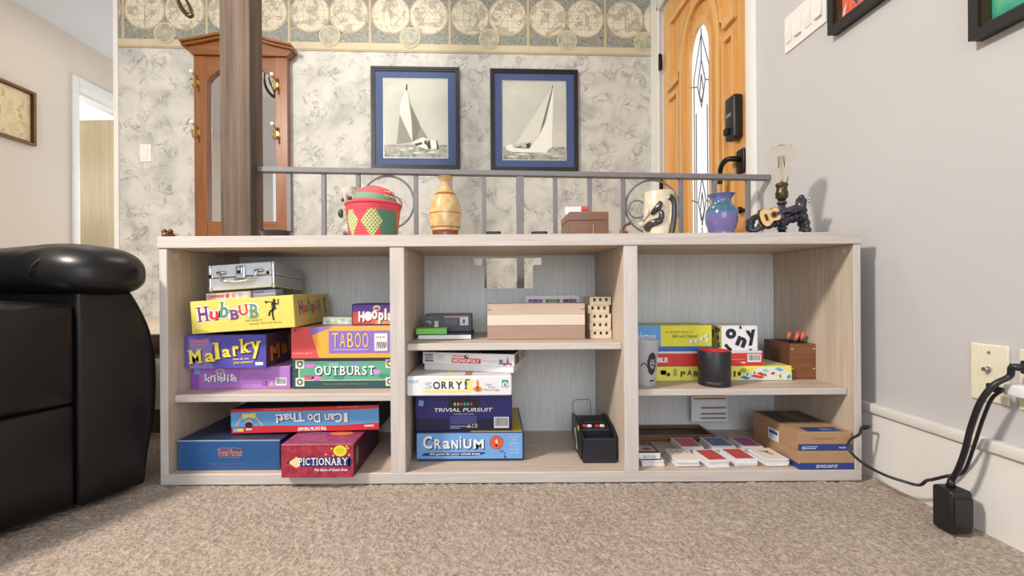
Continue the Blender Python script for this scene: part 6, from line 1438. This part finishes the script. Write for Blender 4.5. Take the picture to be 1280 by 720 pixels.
for zz in (a.z-.036, b2.z+.034):
    t = MB(); t.cyl((XW-.007, yB-.038, zz), (XW-.009, yB-.038, zz), .0165, ivory, n=24); t.build('socket', o, P0)
plug_w = plain('white_adapter_plastic', (232, 232, 236), .35)
py_ = yB-.038; zlo, zhi = b2.z+.046, a.z-.036
t = MB(); t.box((XW-.045, py_-.024, zlo-.016), (XW-.0095, py_+.036, zlo+.010), plug_w, .005, 3); tag(t.build('plug_adapter', None, (XW-.03, py_, zlo), 50), 'white plug adapter in the lower socket at the right edge', 'adapter')

# adapter brick on the carpet and its cables
bp_ = at(1187, 663, .998); Yb = 1.005; xb = 1.041; blkc = plain('black_cable', (24, 24, 27), .38)
br = empty('power_brick', (xb, Yb, .002)); tag(br, 'black power adapter brick standing on the carpet by the baseboard', 'adapter'); BR = Vector((xb, Yb, .002))
t = MB(); t.box((xb-.026, Yb-.024, .002), (xb+.024, Yb+.024, .100), black_plastic, .008, 3); t.build('housing', br, BR, 50)
t = MB(); t.box((xb-.0215, Yb-.0265, .022), (xb+.0195, Yb-.0235, .085), black_plastic, .001); t.build('front_plate', br, BR)
t = MB(); t.box((xb+.024, Yb-.008, .058), (xb+.030, Yb+.010, .074), black_plastic, .002); t.build('side_lug', br, BR)
t = MB(); t.cyl((xb-.004, Yb, .099), (xb-.002, Yb, .120), .009, black_plastic, .006, 12); t.build('strain_relief', br, BR)
# thick cable from the upper socket down to the brick
yu = py_; P = [(XW-.034, yu, zhi), (XW-.052, yu+.010, zhi+.001)]+[tuple(at(px, py, yy)) for px, py, yy in ((1262, 470.5, .915), (1243, 481, .925), (1226, 502, .94), (1214, 533, .96), (1206, 564, .975), (1197, 588, .99))]+[(xb-.002, Yb, .116)]
cbl = empty('power_cable', P[-1]); tag(cbl, 'thick black cable looping from the upper socket to the adapter brick', 'cable'); PC_ = Vector(P[-1])
t = MB(); t.tube(P, .0058, blkc, 12, sub=6); t.build('cable', cbl, PC_)
t = MB(); t.box((XW-.034, yu-.014, zhi-.014), (XW-.0095, yu+.014, zhi+.014), black_plastic, .004); t.cyl((XW-.036, yu, zhi), (XW-.055, yu+.012, zhi+.001), .0085, black_plastic, .0065, 12); t.build('plug', cbl, PC_)
yl = py_+.040; Q = [(XW-.052, yl, zlo-.003)]+[tuple(at(px, py, yy)) for px, py, yy in ((1253, 487.5, .925), (1240, 498, .942), (1229, 523, .965), (1219, 553, .99), (1212, 574, 1.012), (1206, 588, 1.032), (1197, 594, 1.042))]
lw = [tuple(at(px, py, yy)) for px, py, yy in ((1185, 595, 1.05), (1166, 599.5, 1.075), (1158, 601, 1.08), (1149, 606.5, 1.09), (1130, 602, 1.11), (1105, 593.5, 1.145), (1080, 580, 1.19), (1064, 566, 1.225), (1060, 557, 1.238), (1064, 549, 1.245), (1074, 543, 1.247), (1078, 534, 1.246))]
lw += [(1.066, 1.254, .160), (1.080, 1.285, .145), (1.083, 1.34, .12)]
c2_ = empty('thin_cable', Q[0]); tag(c2_, 'thin black cable running from the lower adapter to behind the shelf', 'cable'); QC = Vector(Q[0])
t = MB(); t.tube([Vector(p) for p in Q]+[Vector(p) for p in lw], .0036, blkc, 10, sub=6); t.build('cable', c2_, QC)
t = MB(); t.box((XW-.058, yl-.003, zlo-.012), (XW-.047, yl+.016, zlo+.006), black_plastic, .003); t.build('plug', c2_, QC)

# ------------------------------------------------------------------ left wall picture
yR = FPX*-3.65/(U(41, 150)-CX); k0 = at(41, 116.5, yR).z; k1 = at(41, 183.5, yR).z
doc = mottled('parchment_print', [(.35, rgb((206, 178, 130))), (.55, rgb((226, 204, 160))), (.66, rgb((190, 160, 112)))], 14, 5, .6)
wall_picture(yR, yR-.56, k1, k0, doc, 'brown framed parchment print on the wall left of the hall doorway', X=XL, sgn=1, fm=brown_frame, fw=.026)

# ================================================================== black leather recliner
A0 = Vector((-1.045, 1.108, 0)); nF = Vector((.92, -.392, 0)).normalized(); tF = Vector((-nF.y, nF.x, 0))
rec = empty('leather_recliner', A0, atan2(tF.y, tF.x)); tag(rec, 'black leather recliner armchair at the left edge', 'armchair')
# local axes: x along the front towards the shelf, y backwards (away from the front), z up
def puffy(name, a, c_, bev, sub=2, parent=None, pf=None):
    t = MB(); t.box(a, c_, leather_m)
    bmesh.ops.subdivide_edges(t.bm, edges=t.bm.edges[:], cuts=5, use_grid_fill=True)
    if pf:
        for v in t.bm.verts: v.co = Vector(pf(v.co.copy()))
    o = t.build(name, parent or rec, local=True, smooth=None)
    modif(o, 'BEVEL', width=bev, segments=3, limit_method='ANGLE', angle_limit=radians(50)); modif(o, 'SUBSURF', levels=2, render_levels=2)
    for p_ in o.data.polygons: p_.use_smooth = True
    return o
def nrm(v, a, c_): return [(v[i]-a[i])/(c_[i]-a[i])*2-1 for i in range(3)]
aw = .165
a, c_ = (-.001, .0, .014), (aw, .78, .558)
def arm_f(v):
    x, y, z = nrm(v, a, c_); f = 1-y; v.y -= .016*(1-x*x)*(1-z*z)*(f > 1.9); v.x += .020*max(0, 1-((z-.15)/1.0)**2)*(x > .3)-.012*(x > .9)*(z < -.5); 
    if z > .3: v.x -= .05*((z-.3)/.7)**2*(x > 0)*x
    return v
puffy('arm_panel', a, c_, .016, pf=arm_f)
a2, c2 = (-.60, .008, .272), (.003, .62, .528)
def seat_f(v):
    x, y, z = nrm(v, a2, c2); v.y -= .030*(1-abs(z)**2.5)*(y < -.9)*(1-abs(x)**6); v.z += .02*(1-x*x)*(z > .9)*(y > -.9); return v
puffy('seat_cushion', a2, c2, .016, pf=seat_f)
a3, c3 = (-.60, .010, .014), (.003, .40, .276)
def foot_f(v):
    x, y, z = nrm(v, a3, c3); v.y -= .022*(1-abs(z)**3)*(y < -.9)*(1-abs(x)**6); return v
puffy('footrest', a3, c3, .014, pf=foot_f)
def loft_pad():
    t = MB(); L_ = 34; n = 40; rings = []
    yA_, yB_ = -.052, .70
    for i in range(L_+1):
        k = i/L_; y = yA_+(yB_-yA_)*(k**1.7); d = (y-yA_)
        s_ = (1-max(0, 1-d/.17)**2.4)**(1/2.2) if d < .17 else 1.0
        s_ = max(s_, .02)
        e_ = (yB_-y); s_ *= (1-max(0, 1-e_/.10)**2.2)**.5 if e_ < .10 else 1.0
        s_ = max(s_, .02)
        W2, H2 = .117*s_, .076*(s_**.85); zc3 = .602+.012*min(1, d/.22)-.010*(1-s_); xc = .064
        r_ = []
        for m_ in range(n):
            a_ = 2*pi*m_/n; ca, sa = cos(a_), sin(a_); ex = 2/2.5
            X_ = xc+W2*abs(ca)**ex*(1 if ca > 0 else -1); Z_ = zc3+H2*abs(sa)**ex*(1 if sa > 0 else -1)*(1.0 if sa > 0 else .86)
            wr = .0035*sin(38*y+9*X_*10)*max(0, 1-abs(d-.16)/.14)*max(0, -ca*.4+.6)
            r_.append(t.bm.verts.new((X_, y-.012*(1-abs(sa))*0, Z_+wr)))
        rings.append(r_)
    t.skin(rings, leather_m, True, True)
    o = t.build('arm_pad', rec, local=True); modif(o, 'SUBSURF', levels=1, render_levels=1); return o
pad_o = loft_pad()
t = MB(); sm = plain('leather_seam', (40, 39, 41), .5)
t.tube([(.064+.1205*cos(a_), .085+.02*sin(2*a_), .611+.060*sin(a_)*(1 if sin(a_) > 0 else .86)) for a_ in [radians(200-i*10) for i in range(16)]], .0016, sm, 6)
t.build('seam', pad_o, local=True)
a5, c5 = (-.60, .60, .20), (-.002, .86, 1.0); puffy('backrest', a5, c5, .05)
a6, c6 = (-.60-aw, .0, .045), (-.604, .78, .60); puffy('arm_panel', a6, c6, .03)
t = MB(); t.box((-.74, .06, .008), (aw-.03, .74, .013), black_plastic, .004); t.build('base_frame', rec, local=True)
for x_ in (-.70, aw-.06):
    for y_ in (.08, .70): t = MB(); t.cyl((x_, y_, .0005), (x_, y_, .0085), .02, black_plastic); t.build('foot', rec, local=True)
